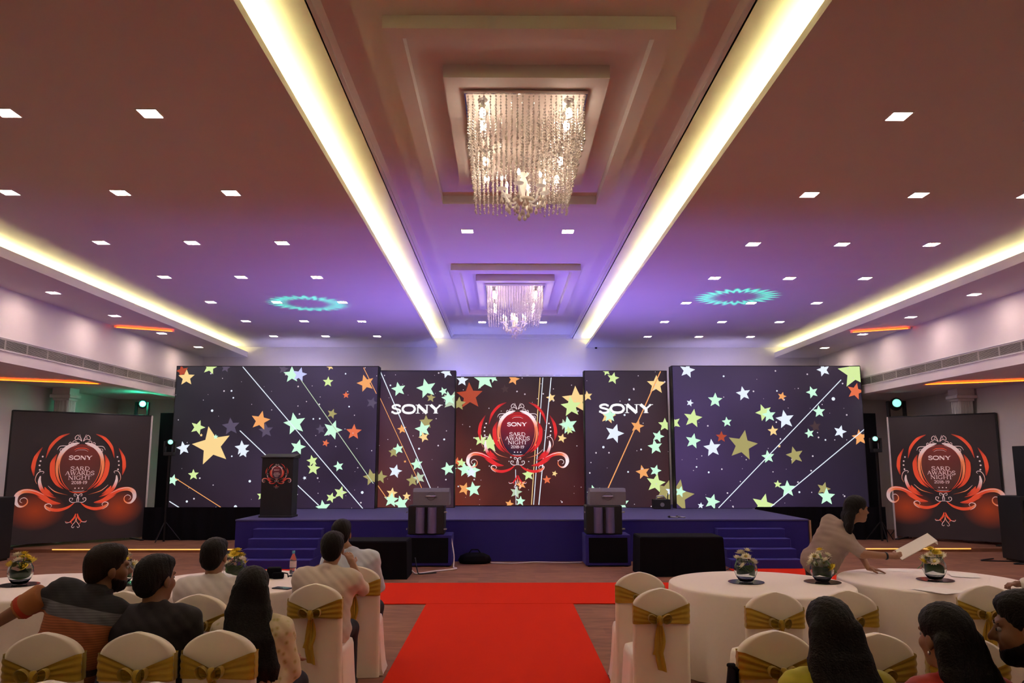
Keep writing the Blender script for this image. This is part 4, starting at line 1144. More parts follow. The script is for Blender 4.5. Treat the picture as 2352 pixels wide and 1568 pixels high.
chair(4.78, 7.25, 'white covered chair of the person reaching onto the second right table', 1.45)
chair(1.25, 3.20, 'white covered chair under the long-haired woman in yellow-green at right')
chair(1.70, 3.10, 'white covered chair under the woman in red at right')
chair(2.26, 3.02, 'white covered chair under the man at the right edge')

# ------------------------------------------------------------------ tables
def table(x, y, r, label, ph):
    t = thing('banquet_table', label, 'table', (x, y, 0), ph)
    m = MB(); m.lathe([(0, .715), (r-.01, .715), (r-.01, .742), (0, .742)], 40); m.build('table_top', 'plywood', t)
    for k in range(4):
        a = k*PI/2+.6
        m = MB(); m.tube([(r*.6*math.cos(a), r*.6*math.sin(a), .715), (r*.66*math.cos(a), r*.66*math.sin(a), .0)], .016, 8); m.build('leg', 'steel', t)
    m = MB()
    def wob(a, rr, z):
        if rr < r*.98: return 0
        d = max(0, (.75-z)/.75)
        return d*(.022*math.sin(a*13) + .016*math.sin(a*7+1.3) + .012*math.sin(a*29+.4))
    r0 = r
    prof = [(0.001, .7505), (r*.5, .7505), (r*.9, .7505), (r-.006, .750), (r+.002, .744), (r+.006, .73)] + [(r+.008+.012*(1-z/.73), z) for z in (.68, .6, .5, .4, .3, .2, .1, .03, .008)]
    m.lathe(prof, 160, None, 0, 2*PI, wob); m.build('tablecloth', 'table_linen', t, True, 45)
    return t
table(2.19, 7.54, .83, 'round table in white cloth with two flower bowls, nearer the right of the aisle', .0)
table(3.90, 7.75, .83, 'round table in white cloth with papers, at the far right', .7)
table(-2.74, 7.67, .83, 'round table in white cloth with water bottle and phones, left of the aisle', 1.1)
table(-4.46, 7.45, .83, 'round table in white cloth with flower bowls at the far left', 1.9)

# flower bowls on dark mirror discs
md = MB(); md.lathe([(0, 0), (.165, 0), (.168, .003), (.165, .006), (0, .006)], 32); MDm = md.mesh('mirror_disc', 'mirror_black')
bw = MB(); prof = [(0, .006), (.05, .004), (.058, .012), (.078, .04), (.092, .075), (.095, .10), (.088, .135), (.07, .162), (.062, .175), (.068, .186)]
bw.lathe(prof + [(r-.004, z) for r, z in reversed(prof[3:])] + [(.05, .016), (0, .014)], 24); BWm = bw.mesh('glass_bowl', 'bowl_glass', True)
wt = MB(); wt.lathe([(0, .017), (.05, .019), (.074, .044), (.086, .075), (.088, .088), (0, .088)], 20)
def leaf_mesh(seed, mt):
    m = MB(); rn = random.Random(seed)
    def f(u, v):
        a = (u-.5)*3.6 + seed; r = .080 - .004*abs(v-.5)
        z = .065 + .04*u + (v-.5)*.075*math.sin(u*PI)
        return (r*math.cos(a)*.94, r*math.sin(a)*.94, z)
    m.grid(f, 18, 4); return m.mesh('leaf', mt, True)
LEAVES = [leaf_mesh(s, mt) for s, mt in ((.2, 'leaf_green'), (2.2, 'leaf_dark'), (4.3, 'leaf_green'))]
def bloom(mt):
    m = MB(); rn = random.Random(3)
    for ringi, (n, L, up) in enumerate(((14, .046, .10), (12, .038, .55), (9, .028, 1.05))):
        for k in range(n):
            a = 2*PI*k/n + ringi*.3; ca, sa = math.cos(a), math.sin(a)
            def P(d, w, z): return (ca*d - sa*w, sa*d + ca*w, z)
            l = L*(1 + .1*math.sin(k*3.1)); dz = l*math.sin(up); dd = l*math.cos(up)
            m.add([P(.006, -.004, 0), P(dd*.6, -.0075, dz*.6), P(dd, 0, dz+.002), P(dd*.6, .0075, dz*.6), P(.006, .004, 0)], [(0,1,2,3,4)])
    return m.mesh('petals', mt)
BLW, BLY = bloom('petal_white'), bloom('petal_yellow')
ey = MB(); ey.lathe([(0, .0), (.012, .002), (.012, .010), (0, .016)], 10); EYm = ey.mesh('flower_eye', 'flower_eye', True)
st = MB(); st.tube([(0, 0, -.06), (.003, 0, -.03), (0, 0, .002)], .0028, 5); STm = st.mesh('stem', 'leaf_green')
def vase(x, y, label, seed, blooms, z=.7515):
    d = link('mirror_disc', MDm, None, (x-.0, y, z)); tag(d, 'dark mirror disc under the ' + label.replace('yellow and white flowers', 'flowers').replace('of white chrysanthemums alone ', '').replace(' picture', ''), 'mirror disc', 'mirror discs')
    t = thing('flower_vase', label, 'vase', (x, y, z+.006), seed*1.3, 'flower bowls'); t.scale = (1.14, 1.14, 1.14)
    link('glass_bowl', BWm, t)
    for i in range(2): link('leaf', LEAVES[(seed+i) % 3], t)
    for (bx, by, bz, tx, ty, c, s) in blooms:
        f = link('flower', BLW if c == 'w' else BLY, t, (bx, by, bz), (tx, ty, bx*40), (s, s, s))
        link('flower_eye', EYm, f, (0, 0, .004)); link('stem', STm, f)
    return t
def bouquet(seed, n, yellow, spread=.085):
    """dome of flower heads over the rim, tilted outwards"""
    rn = random.Random(seed); out = []
    for k in range(n):
        a = k*2.4 + rn.uniform(-.3, .3); r = spread*math.sqrt((k+.4)/n)
        x, y = r*math.cos(a), r*math.sin(a); z = .245 - 2.6*r*r/spread*.55 + rn.uniform(-.008, .008)
        out.append((x, y, z, -y*9, x*9, 'y' if rn.random() < yellow else 'w', rn.uniform(.95, 1.2)))
    return out
B1 = bouquet(1, 8, 0.0); B2 = bouquet(2, 9, .4, .10) + [(.10, -.03, .14, .7, .8, 'w', 1.1), (.11, .0, .215, .3, .7, 'w', .5)]; B3 = bouquet(3, 9, .45)
vase(2.08, 7.60, 'bowl of white chrysanthemums alone at the aisle side of the right table', 0, B1)
vase(2.80, 7.60, 'bowl of yellow and white flowers in front of the leaning woman', 1, B2)
vase(3.93, 7.72, 'bowl of yellow and white flowers under the held-out white folder', 2, B3)
vase(-4.65, 7.50, 'bowl of yellow flowers at the left picture edge', 1, bouquet(4, 9, .75))
vase(-3.74, 7.55, 'bowl of yellow flowers between the two dark-shirted men', 2, bouquet(5, 9, .6))
vase(-2.74, 7.67, 'bowl of yellow flowers beside the white-shirted man', 0, bouquet(6, 9, .55))

# things on the tables
ZT = .7515
t = thing('water_bottle', 'clear water bottle with blue cap and pink label', 'bottle', (-2.33, 8.20, ZT))
m = MB(); m.lathe([(0, 0), (.030, 0), (.033, .006), (.033, .05), (.031, .055), (.033, .06), (.033, .135), (.030, .15), (.016, .185), (.013, .195), (.013, .205)], 18); m.build('bottle_body', 'plastic_clear', t, True)
m = MB(); m.lathe([(.0145, .2), (.0155, .2), (.0155, .225), (0, .226)], 14); m.build('cap', 'cap_blue', t)
m = MB(); m.lathe([(.0335, .065), (.0338, .068), (.0338, .125), (.0335, .128)], 18); m.build('wrapper', 'label_print', t)
t = thing('camera_bag', 'small black box-shaped pouch beside the water bottle', 'bag', (-2.43, 7.92, ZT), .2)
m = MB(); m.bevbox(-.075, -.05, 0, .06, .06, .10, .015); m.build('pouch', 'black_cloth', t, True, 40)
m = MB(); m.bevbox(-.02, -.09, 0, .09, -.03, .06, .015); m.build('side_pouch', 'black_cloth', t, True, 40)
m = MB(); m.tube([(.06, 0, .05), (.12, -.02, .04), (.13, -.06, .012)], .006, 6); m.build('strap', 'black_cloth', t)
def phone(x, y, rz, label, s=1.0, z=ZT):
    t = thing('mobile_phone', label, 'phone', (x, y, z), rz)
    m = MB(); m.bevbox(-.037*s, -.075*s, 0, .037*s, .075*s, .010, .004); m.build('body', 'phone_black', t)
    m = MB(); m.box(-.033*s, -.066*s, .0101, .033*s, .066*s, .0106); m.build('glass', 'mirror_black', t)
phone(-2.17, 7.26, 1.2, 'black phone lying near the front edge of the left table', 1.15)
phone(-2.24, 8.02, 1.4, 'black phone beside the water bottle, nearer one', 1.1)
phone(-2.15, 8.20, 1.4, 'black phone beside the water bottle, farther one', 1.1)
def sheet(x, y, rz, label, w=.21, l=.297, z=ZT, fold=.0):
    m = MB()
    m.grid(lambda u, v: ((u-.5)*w, (v-.5)*l, z + .0015 + fold*abs(u-.5)**2*.3), 6, 2)
    m.grid(lambda u, v: ((.5-u)*w, (v-.5)*l, z + .0005 + fold*abs(u-.5)**2*.3), 6, 2)
    o = m.build('paper_sheet', 'paper'); o.location = (x, y, 0); o.rotation_euler = (0, 0, rz)
    return tag(o, label, 'paper')
sheet(3.62, 7.10, .5, 'white paper with turned-up edge at the front of the second right table', .3, .32, ZT, .05)
sheet(4.20, 8.26, .3, 'white paper lying behind the flower bowl on the second right table')
sheet(4.38, 8.02, -.4, 'creased white paper near the reaching hand', .25, .33, ZT+.002, .04)
sheet(3.92, 8.38, .9, 'dark-edged paper by the back rim of the second right table', .2, .25)

# black jacket hanging by the chair and red bag on the floor row
t = thing('black_jacket', 'black jacket hanging off the left side of a covered chair at right', 'jacket', (1.085, 4.56, 0))
m = MB()
def jk(u, v, o=0.0):
    # hooked over the side of the chair back and falling in soft folds, wider towards the hem
    a = (u-.5)*2.2
    fx = .02 - .045*math.cos(a)*(.6+.9*v) - .055*v*v - .008*math.sin(u*15)*v
    return (fx - o, .10*math.sin(a)*(.8+.9*v), .76 - .52*v - .035*abs(u-.5)*(1-v) - .012*math.sin(u*11)*v)
m.grid(lambda u, v: jk(u, v, .02), 24, 16); m.grid(lambda u, v: jk(1-u, v, .004), 24, 16); m.build('cloth', 'black_cloth', t, True)
m = MB(); m.tube([(.015, -.06, .74), (-.03, 0, .755), (.015, .06, .74)], .012, 8); m.build('collar', 'black_cloth', t, True)
# ------------------------------------------------------------------ people: smooth solid modelling, one continuous skin per body
def surface_nets(d, o, h):
    s = d < 0
    c = np.zeros([n-1 for n in d.shape], np.int8)
    cor = [(i, j, k) for i in (0, 1) for j in (0, 1) for k in (0, 1)]
    for (i, j, k) in cor: c += s[i:s.shape[0]-1+i, j:s.shape[1]-1+j, k:s.shape[2]-1+k]
    msk = (c > 0) & (c < 8); cells = np.argwhere(msk)
    ids = -np.ones(c.shape, np.int64); ids[msk] = np.arange(len(cells))
    acc = np.zeros((len(cells), 3)); cnt = np.zeros(len(cells))
    for a in cor:
        for ax in range(3):
            if a[ax]: continue
            b = list(a); b[ax] = 1
            ia = cells + np.array(a); ib = cells + np.array(b)
            va = d[ia[:,0], ia[:,1], ia[:,2]]; vb = d[ib[:,0], ib[:,1], ib[:,2]]
            cr = (va < 0) != (vb < 0)
            t = np.zeros(len(cells)); t[cr] = va[cr]/(va[cr]-vb[cr])
            p = np.repeat(np.array([a], float), len(cells), 0); p[:, ax] += t
            acc[cr] += p[cr]; cnt[cr] += 1
    V = (cells + acc/cnt[:, None])*h + np.array(o)
    F = []
    for ax in range(3):
        u, v = (ax+1) % 3, (ax+2) % 3
        sl0 = [slice(None)]*3; sl1 = [slice(None)]*3
        sl0[ax] = slice(0, -1); sl1[ax] = slice(1, None)
        e = s[tuple(sl0)] != s[tuple(sl1)]
        idx = np.argwhere(e)
        if not len(idx): continue
        ok = (idx[:, u] > 0) & (idx[:, v] > 0) & (idx[:, u] < d.shape[u]-1) & (idx[:, v] < d.shape[v]-1); idx = idx[ok]
        def cid(du, dv):
            q = idx.copy(); q[:, u] -= du; q[:, v] -= dv; return ids[q[:,0], q[:,1], q[:,2]]
        q = np.stack([cid(1,1), cid(0,1), cid(0,0), cid(1,0)], 1)
        neg = s[idx[:,0], idx[:,1], idx[:,2]]
        q[~neg] = q[~neg][:, ::-1]
        F.append(q)
    return V, np.concatenate(F)

class Solid:
    """list of primitives blended together: ('c', a, b, ra, rb, k) capsule cones, ('e', centre, radii, axes, k) ellipsoids; ('x', point, normal) cuts"""
    def __init__(s): s.p = []; s.cuts = []
    def cap(s, a, b, ra, rb=None, k=.03):
        s.p.append(('c', np.array(a, float), np.array(b, float), ra, ra if rb is None else rb, k)); return s
    def ell(s, c, r, R=None, k=.02):
        s.p.append(('e', np.array(c, float), np.array(r, float), np.eye(3) if R is None else np.array(R), k)); return s
    def cut(s, p, n): s.cuts.append((np.array(p, float), np.array(n, float)/np.linalg.norm(n))); return s
    def mesh(s, h=.01, wob=None):
        lo = np.array([1e9]*3); hi = -lo
        bb = []
        for q in s.p:
            if q[0] == 'c': a = np.minimum(q[1]-q[3], q[2]-q[4]); b = np.maximum(q[1]+q[3], q[2]+q[4])
            else: a = q[1]-q[2].max(); b = q[1]+q[2].max()
            bb.append((a, b)); lo = np.minimum(lo, a); hi = np.maximum(hi, b)
        lo -= 3*h + .02; hi += 3*h + .02
        n = np.ceil((hi-lo)/h).astype(int) + 1
        D = np.full(n, 1.0, np.float32)
        ax = [lo[i] + h*np.arange(n[i]) for i in range(3)]
        for q, (a, b) in zip(s.p, bb):
            pad = q[-1]*1.2 + 2*h
            i0 = np.maximum(0, np.floor((a-pad-lo)/h).astype(int)); i1 = np.minimum(n, np.ceil((b+pad-lo)/h).astype(int)+1)
            X = (ax[0][i0[0]:i1[0], None, None].astype(np.float32), ax[1][None, i0[1]:i1[1], None].astype(np.float32), ax[2][None, None, i0[2]:i1[2]].astype(np.float32))
            if q[0] == 'c':
                A, B = q[1], q[2]; ab = B-A; L2 = max(1e-9, float(ab@ab))
                t = ((X[0]-A[0])*ab[0] + (X[1]-A[1])*ab[1] + (X[2]-A[2])*ab[2])/L2; t = np.clip(t, 0, 1)
                dd = np.sqrt((X[0]-A[0]-t*ab[0])**2 + (X[1]-A[1]-t*ab[1])**2 + (X[2]-A[2]-t*ab[2])**2) - (q[3] + t*(q[4]-q[3]))
            else:
                R = q[3]; P = [X[i]-q[1][i] for i in range(3)]
                l = [(R[0][j]*P[0] + R[1][j]*P[1] + R[2][j]*P[2]) for j in range(3)]
                k0 = np.sqrt(sum((l[j]/q[2][j])**2 for j in range(3))); k1 = np.sqrt(sum((l[j]/q[2][j]**2)**2 for j in range(3))) + 1e-9
                dd = k0*(k0-1)/k1
            sub = D[i0[0]:i1[0], i0[1]:i1[1], i0[2]:i1[2]]
            k = q[-1]; hh = np.clip(.5 + .5*(dd-sub)/k, 0, 1)
            sub[...] = dd*(1-hh) + sub*hh - k*hh*(1-hh)
        for p, nn in s.cuts:
            g = (ax[0][:, None, None]-p[0])*nn[0] + (ax[1][None, :, None]-p[1])*nn[1] + (ax[2][None, None, :]-p[2])*nn[2]
            D = np.maximum(D, g.astype(np.float32))
        if wob: D = D + wob(ax[0][:, None, None], ax[1][None, :, None], ax[2][None, None, :]).astype(np.float32)
        return surface_nets(D, lo, h)

def solid_obj(name, parts, m, parent, origin):
    V = []; F = []; n = 0
    for v, f in parts: V.append(v - np.array(origin)); F.append(f+n); n += len(v)
    V = np.concatenate(V); F = np.concatenate(F)
    me = bpy.data.meshes.new(name)
    me.vertices.add(len(V)); me.vertices.foreach_set('co', V.astype(np.float32).ravel())
    me.loops.add(F.size); me.loops.foreach_set('vertex_index', F.ravel().astype(np.int32))
    me.polygons.add(len(F)); me.polygons.foreach_set('loop_start', np.arange(0, F.size, 4, dtype=np.int32))
    try: me.polygons.foreach_set('loop_total', np.full(len(F), 4, np.int32))
    except Exception: pass
    me.update(calc_edges=True); me.validate()
    me.polygons.foreach_set('use_smooth', [True]*len(me.polygons))
    me.materials.append(MATS[m])
    o = bpy.data.objects.new(name, me); COL.objects.link(o); o.parent = parent
    return o

def rotz(a): return np.array([[math.cos(a), -math.sin(a), 0], [math.sin(a), math.cos(a), 0], [0, 0, 1.]])
def rotx(a): return np.array([[1., 0, 0], [0, math.cos(a), -math.sin(a)], [0, math.sin(a), math.cos(a)]])
def roty(a): return np.array([[math.cos(a), 0, math.sin(a)], [0, 1., 0], [-math.sin(a), 0, math.cos(a)]])

def hand_solid(w, f, p, side, curl, spread=.12, sc=1.0, thumb_in=False):
    """w wrist, f finger direction, p palm normal (out of the palm), side +1 thumb on f x p side"""
    f = np.array(f, float); f /= np.linalg.norm(f); p = np.array(p, float); p -= f*(p@f); p /= np.linalg.norm(p)
    l = np.cross(f, p)*side; w = np.array(w, float)
    S = Solid()
    S.cap(w, w + f*.03*sc, .026*sc, .028*sc, .01)
    for q in (-.026, -.009, .009, .026): S.cap(w + f*.02*sc + l*q*.7*sc, w + f*.085*sc + l*q*sc, .0135*sc, .0115*sc, .012)
    for i, (q, L) in enumerate(((.028, .070), (.0095, .078), (-.0095, .072), (-.028, .056))):
        a = w + f*.085*sc + l*q*sc; d = f + l*(q/.028)*spread; d /= np.linalg.norm(d)
        c = curl[i] if isinstance(curl, (list, tuple)) else curl
        seg = [L*.42, L*.32, L*.26]; ang = 0; pt = a; r = .0092*sc
        for j in range(3):
            ang += c*(.8 if j == 0 else 1.0)
            nd = d*math.cos(ang) + p*math.sin(ang)
            q2 = pt + nd*seg[j]*sc
            S.cap(pt, q2, r, r*.9, .004); r *= .9; pt = q2
    b = w + f*.025*sc + l*.026*sc
    td = f*.6 + l*.75 + p*(.35 if not thumb_in else .7); td /= np.linalg.norm(td)
    m = b + td*.040*sc; e = m + (td*.6 + f*.6 + p*(.1 if not thumb_in else .5))*.032*sc
    S.cap(b, m, .0145*sc, .0115*sc, .01); S.cap(m, e, .011*sc, .009*sc, .004)
    return S.mesh(.0042)

def person(label, hip, neck, head, yaw=0.0, hyaw=None, hpitch=0.0, htilt=0.0, hs=1.0, arms=(None, None), shirt='shirt_white', trousers='trousers_dark', skin='skin_a', hair='short', hair_mat='hair_black',
           sleeve=.95, shoulder=.185, girth=1.0, seated=True, feet=None, collar=True, hands=(None, None), hem=0.0, bodyh=.0085, beard=False, face=True, legs_yaw=None, fill=0.0):
    hip, neck, head = (np.array(q, float) for q in (hip, neck, head))
    base = np.array([hip[0], hip[1], 0.0])
    t = thing('person', label, 'person', tuple(base))
    B = rotz(yaw); Rt, Fw = B[:, 0], B[:, 1]
    up = neck-hip; ln = np.linalg.norm(up); up /= ln
    Rt2 = Rt - up*(Rt@up); Rt2 /= np.linalg.norm(Rt2); Fo = np.cross(up, Rt2)
    hy = yaw if hyaw is None else hyaw
    HR3 = rotz(hy) @ rotx(hpitch) @ roty(htilt)
    hp = lambda x, y, z: head + HR3 @ (np.array([x, y, z])*hs)
    S = Solid(); C = Solid(); P = Solid(); HRS = Solid()
    g = girth; e = .016
    def torso(T, d):
        T.cap(hip - Rt*.085*g, hip + Rt*.085*g, .118*g+d, None, .05)
        a = hip + up*ln*.38; T.cap(a - Rt2*.07*g, a + Rt2*.07*g, .108*g+d, None, .08)
        a = hip + up*ln*.68 + Fo*.005; T.cap(a - Rt2*.085*g, a + Rt2*.085*g, .112*g+d, None, .08)
        a = neck - up*.085; T.cap(a - Rt2*(shoulder-.05), a + Rt2*(shoulder-.05), .062*g+d, None, .07)
        T.cap(neck - up*.10, neck - up*.01, .075+d*.6, .055+d*.5, .06)
    torso(S, -.006); torso(C, e)
    if fill:
        for sx in (-1, 1): C.cap(hip + Rt*sx*.06 - np.array([0, 0, .06]), neck - up*.16 + Rt2*sx*.05, fill, fill*.92, .05)
    # head
    S.cap(neck - up*.02, hp(0, -.018, -.06), .056, .052*hs, .03)
    S.ell(hp(0, -.015, .035), np.array([.076, .094, .086])*hs, HR3, .03)
    S.ell(hp(0, .030, -.035), np.array([.060, .066, .084])*hs, HR3, .03)
    S.ell(hp(0, .066, -.098), np.array([.026, .022, .020])*hs, HR3, .03)
    if face:
        S.cap(hp(0, .090, .012), hp(0, .114, -.026), .007*hs, .0125*hs, .012)
        S.cap(hp(-.012, .100, -.030), hp(.012, .100, -.030), .009*hs, None, .006)
        S.cap(hp(-.038, .080, .026), hp(.038, .080, .026), .012*hs, None, .012)
        for sx in (-1, 1): S.ell(hp(sx*.040, .062, -.025), np.array([.024, .024, .026])*hs, HR3, .015)
        S.cap(hp(-.020, .088, -.060), hp(.020, .088, -.060), .0075*hs, None, .006); S.cap(hp(-.016, .088, -.072), hp(.016, .088, -.072), .008*hs, None, .006)
    for sx in (-1, 1): S.ell(hp(sx*.077, -.005, -.008), np.array([.011, .021, .033])*hs, HR3, .006)
    hand_parts = []
    for i, sx in enumerate((-1, 1)):
        sh = neck - up*.085 + Rt2*sx*shoulder
        ar = arms[i]
        if ar is None:
            el = sh + np.array([0, 0, -.25]) + Rt*sx*.05 + Fw*.07; wr = el + Fw*.21 - Rt*sx*.07 + np.array([0, 0, .02])
        else: el, wr = np.array(ar[0], float), np.array(ar[1], float)
        S.cap(neck - up*.085 + Rt2*sx*(shoulder-.05), sh, .055*g, .050*g, .04)
        S.cap(sh, el, .048*g, .040, .04); S.cap(el, wr, .041, .028, .02)
        hd = hands[i]
        if hd is None:
            d = wr-el; d /= np.linalg.norm(d)
            hand_parts.append(hand_solid(wr, d, -np.array([0, 0, 1.]) + .01*Fw, -sx, .35))
        else: hand_parts.append(hand_solid(wr, *hd))
        C.cap(neck - up*.085 + Rt2*sx*(shoulder-.05), sh, .058*g+e, .054*g+e, .05)
        sl = sleeve if not isinstance(sleeve, (tuple, list)) else sleeve[i]
        if sl <= 1.0: C.cap(sh, sh + (el-sh)*sl, .050*g+e, .044+e, .05)
        else:
            C.cap(sh, el, .050*g+e, .043+e, .05); C.cap(el, el + (wr-el)*min(.92, sl-1), .043+e, .032+e, .03)
    if collar:
        for k in range(10):
            a = 2*PI*k/10; a2 = 2*PI*(k+1)/10
            f = lambda a: neck + up*.012 + (Rt2*math.cos(a) + Fo*math.sin(a))*.064 + Fo*.004
            C.cap(f(a), f(a2), .013, None, .012)
    # legs
    knees = []
    LY = rotz(yaw if legs_yaw is None else legs_yaw); LR, LF = LY[:, 0], LY[:, 1]
    for i, sx in enumerate((-1, 1)):
        hj = hip + LR*sx*.085 - np.array([0, 0, .02])
        if seated: kn = hj + LF*.40 + LR*sx*.04; kn[2] = .50; an = kn + LF*.04; an[2] = .09
        else: an = np.array(feet[i], float) + np.array([0, 0, .09]); kn = (hj+an)/2 + LF*.03
        S.cap(hj, kn, .075*g, .052, .04); S.cap(kn, an, .050, .034, .03)
        P.cap(hj, kn, .084*g+.008, .066, .05); P.cap(kn, an, .064, .052, .04)
        knees.append((kn, an))
    P.cap(hip - LR*.08*g - np.array([0, 0, .02]), hip + LR*.08*g - np.array([0, 0, .02]), .122*g, None, .05)
    P.cut(hip + np.array([0, 0, .075]), (0, 0, 1))
    C.cut(hip + up*(-.10 + hem), -up)
    body = solid_obj('body', [S.mesh(bodyh)] + hand_parts, skin, t, base)
    fold = lambda X, Y, Z: .0035*np.sin(Z*70 + X*30) * np.sin(X*45 + Y*38 + 1.3)
    solid_obj('shirt', [C.mesh(.010, fold)], shirt, t, base)
    solid_obj('trousers', [P.mesh(.013)], trousers, t, base)
    for kn, an in knees:
        sh = Solid(); sh.cap(an + np.array([0, 0, -.045]), an + LF*.15 + np.array([0, 0, -.055]), .040, .033, .02); sh.cut((0, 0, .004), (0, 0, -1))
        solid_obj('shoe', [sh.mesh(.011)], 'shoe_leather', t, base)
    # hair
    hc = lambda *a: hp(*a)
    HRS.ell(hc(0, -.026, .042), np.array([.086, .101, .093])*hs, HR3, .02)
    HRS.ell(hc(0, -.075, -.020), np.array([.068, .045, .062])*hs, HR3, .04)
    if hair == 'short':
        HRS.ell(hc(.008, .030, .088), np.array([.066, .052, .036])*hs, HR3, .04)
        HRS.cut(hc(0, .080, .055), HR3 @ np.array([0, .87, -.50])); HRS.cut(hc(0, -.06, -.085), HR3 @ np.array([0, -.15, -1]))
    elif hair == 'long':
        HRS.ell(hc(0, .0, .062), np.array([.086, .088, .075])*hs, HR3, .03)
        HRS.cut(hc(0, .072, .052), HR3 @ np.array([0, .86, -.5]))
    hs_parts = []
    wobh = lambda X, Y, Z: .0022*np.sin(X*170 + 5*np.sin(Z*14)) * np.cos(Y*130 + 3*np.sin(Z*21)) + .0012*np.sin(X*290 + Z*60 + Y*210)
    if isinstance(hair, str) and hair == 'long':
        LH = HRS
        hl = person.hair_path(hp, hs)
        for k in range(len(hl)-1):
            (a, wa, ta), (b, wb, tb) = hl[k], hl[k+1]
            r3 = HR3[:, 0]
            n = 5
            for q in range(n):
                u = (q/(n-1)-.5)*2
                LH.cap(np.array(a) + r3*u*wa, np.array(b) + r3*u*wb, ta, tb, .02)

    hs_parts.append(HRS.mesh(.008, wobh))
    solid_obj('hair', hs_parts, hair_mat, t, base)
    if face:
        for sx in (-1, 1):
            ee = Solid(); ee.ell(hp(sx*.031, .0815, .004), np.array([.013, .010, .0085])*hs, HR3, .002); solid_obj('eye', [ee.mesh(.004)], 'eye_white', t, base)
            ee = Solid(); ee.ell(hp(sx*.031, .0905, .004), np.array([.006, .004, .0065])*hs, HR3, .002); solid_obj('iris', [ee.mesh(.003)], 'hair_black', t, base)
            ee = Solid(); ee.cap(hp(sx*.016, .0925, .026), hp(sx*.048, .082, .026), .0045*hs, .003*hs, .002); solid_obj('eyebrow', [ee.mesh(.004)], 'hair_black', t, base)
    if beard:
        bd = Solid(); bd.ell(hp(0, .030, -.045), np.array([.064, .071, .084])*hs, HR3, .02); bd.ell(hp(0, .066, -.100), np.array([.032, .028, .024])*hs, HR3, .03); bd.cut(hp(0, .03, -.045), HR3 @ np.array([0, .38, 1])); bd.cut(hp(0, -.022, 0), HR3 @ np.array([0, -1, 0]))
        solid_obj('beard', [bd.mesh(.007, wobh)], hair_mat, t, base)
    return t
person.hair_path = None

mat('shirt_white', (0.62, 0.56, 0.54), 0.8, 0.05, 20, bump=.05)
mat('shirt_beige', (0.56, 0.46, 0.40), 0.8, 0.05, 20, bump=.05)
mat('shirt_blue', (0.52, 0.55, 0.66), 0.8, 0.05, 20, bump=.05)
mat('shirt_black', (0.014, 0.010, 0.013), 0.85, 0.2, 30, bump=.1)
mat('shirt_taupe', (0.30, 0.22, 0.19), 0.85, 0.08, 25, bump=.08)
mat('shirt_maroon', (0.035, 0.010, 0.012), 0.85, 0.2, 30)
mat('dress_lime', (0.42, 0.36, 0.03), 0.75, 0.15, 15)
mat('dress_red', (0.40, 0.02, 0.015), 0.6, 0.25, 25)
mat('trousers_dark', (0.015, 0.015, 0.02), 0.85, 0.2, 30)
mat('sleeve_orange', (0.36, 0.13, 0.045), 0.85, 0.08, 30)
mat('band_red', (0.42, 0.04, 0.015), 0.8, 0.08, 30)
mat('shoe_leather', (0.015, 0.012, 0.010), 0.4, 0.2, 20)

def polo_mat():
    """black shoulders, grey fine-striped band, orange body: bands across the back"""
    m, nt, b = _new('polo_bands'); N, L = nt.nodes, nt.links
    tc = N.new('ShaderNodeTexCoord'); vm = N.new('ShaderNodeVectorMath'); vm.operation = 'DOT_PRODUCT'
    L.new(tc.outputs['Object'], vm.inputs[0]); vm.inputs[1].default_value = (.0825, .0, .493)
    cr = N.new('ShaderNodeValToRGB'); cr.color_ramp.interpolation = 'CONSTANT'
    E = cr.color_ramp.elements
    E[0].position = 0; E[0].color = (.30, .085, .030, 1); E[1].position = .490; E[1].color = (.11, .105, .12, 1)
    q = E.new(.525); q.color = (.010, .008, .010, 1); q = E.new(.36); q.color = (.36, .10, .035, 1); q = E.new(.34); q.color = (.05, .02, .015, 1)
    L.new(vm.outputs['Value'], cr.inputs['Fac'])
    wv = N.new('ShaderNodeTexWave'); wv.bands_direction = 'Z'; wv.inputs['Scale'].default_value = 22; wv.inputs['Distortion'].default_value = .6
    L.new(tc.outputs['Object'], wv.inputs['Vector'])
    mx = N.new('ShaderNodeMix'); mx.data_type = 'RGBA'; mx.blend_type = 'MULTIPLY'; mx.inputs[0].default_value = .35
    L.new(cr.outputs['Color'], mx.inputs[6]); L.new(wv.outputs['Color'], mx.inputs[7]); L.new(mx.outputs[2], b.inputs['Base Color'])
    b.inputs['Roughness'].default_value = .85; MATS['polo_bands'] = m
polo_mat()
def floral_mat():
    m, nt, b = _new('floral_blouse'); N, L = nt.nodes, nt.links
    tc = N.new('ShaderNodeTexCoord'); vo = N.new('ShaderNodeTexVoronoi'); vo.inputs['Scale'].default_value = 22
    L.new(tc.outputs['Object'], vo.inputs['Vector'])
    cr = N.new('ShaderNodeValToRGB'); E = cr.color_ramp.elements
    E[0].position = .06; E[0].color = (.36, .22, .10, 1); E[1].position = .38; E[1].color = (.58, .48, .34, 1); q = E.new(.2); q.color = (.46, .40, .20, 1)
    L.new(vo.outputs['Distance'], cr.inputs['Fac']); L.new(cr.outputs['Color'], b.inputs['Base Color']); b.inputs['Roughness'].default_value = .8
    MATS['floral_blouse'] = m
floral_mat()

def hairfall(*spec):
    return lambda hp, hs: [(hp(x, y, z), w, th) for x, y, z, w, th in spec]

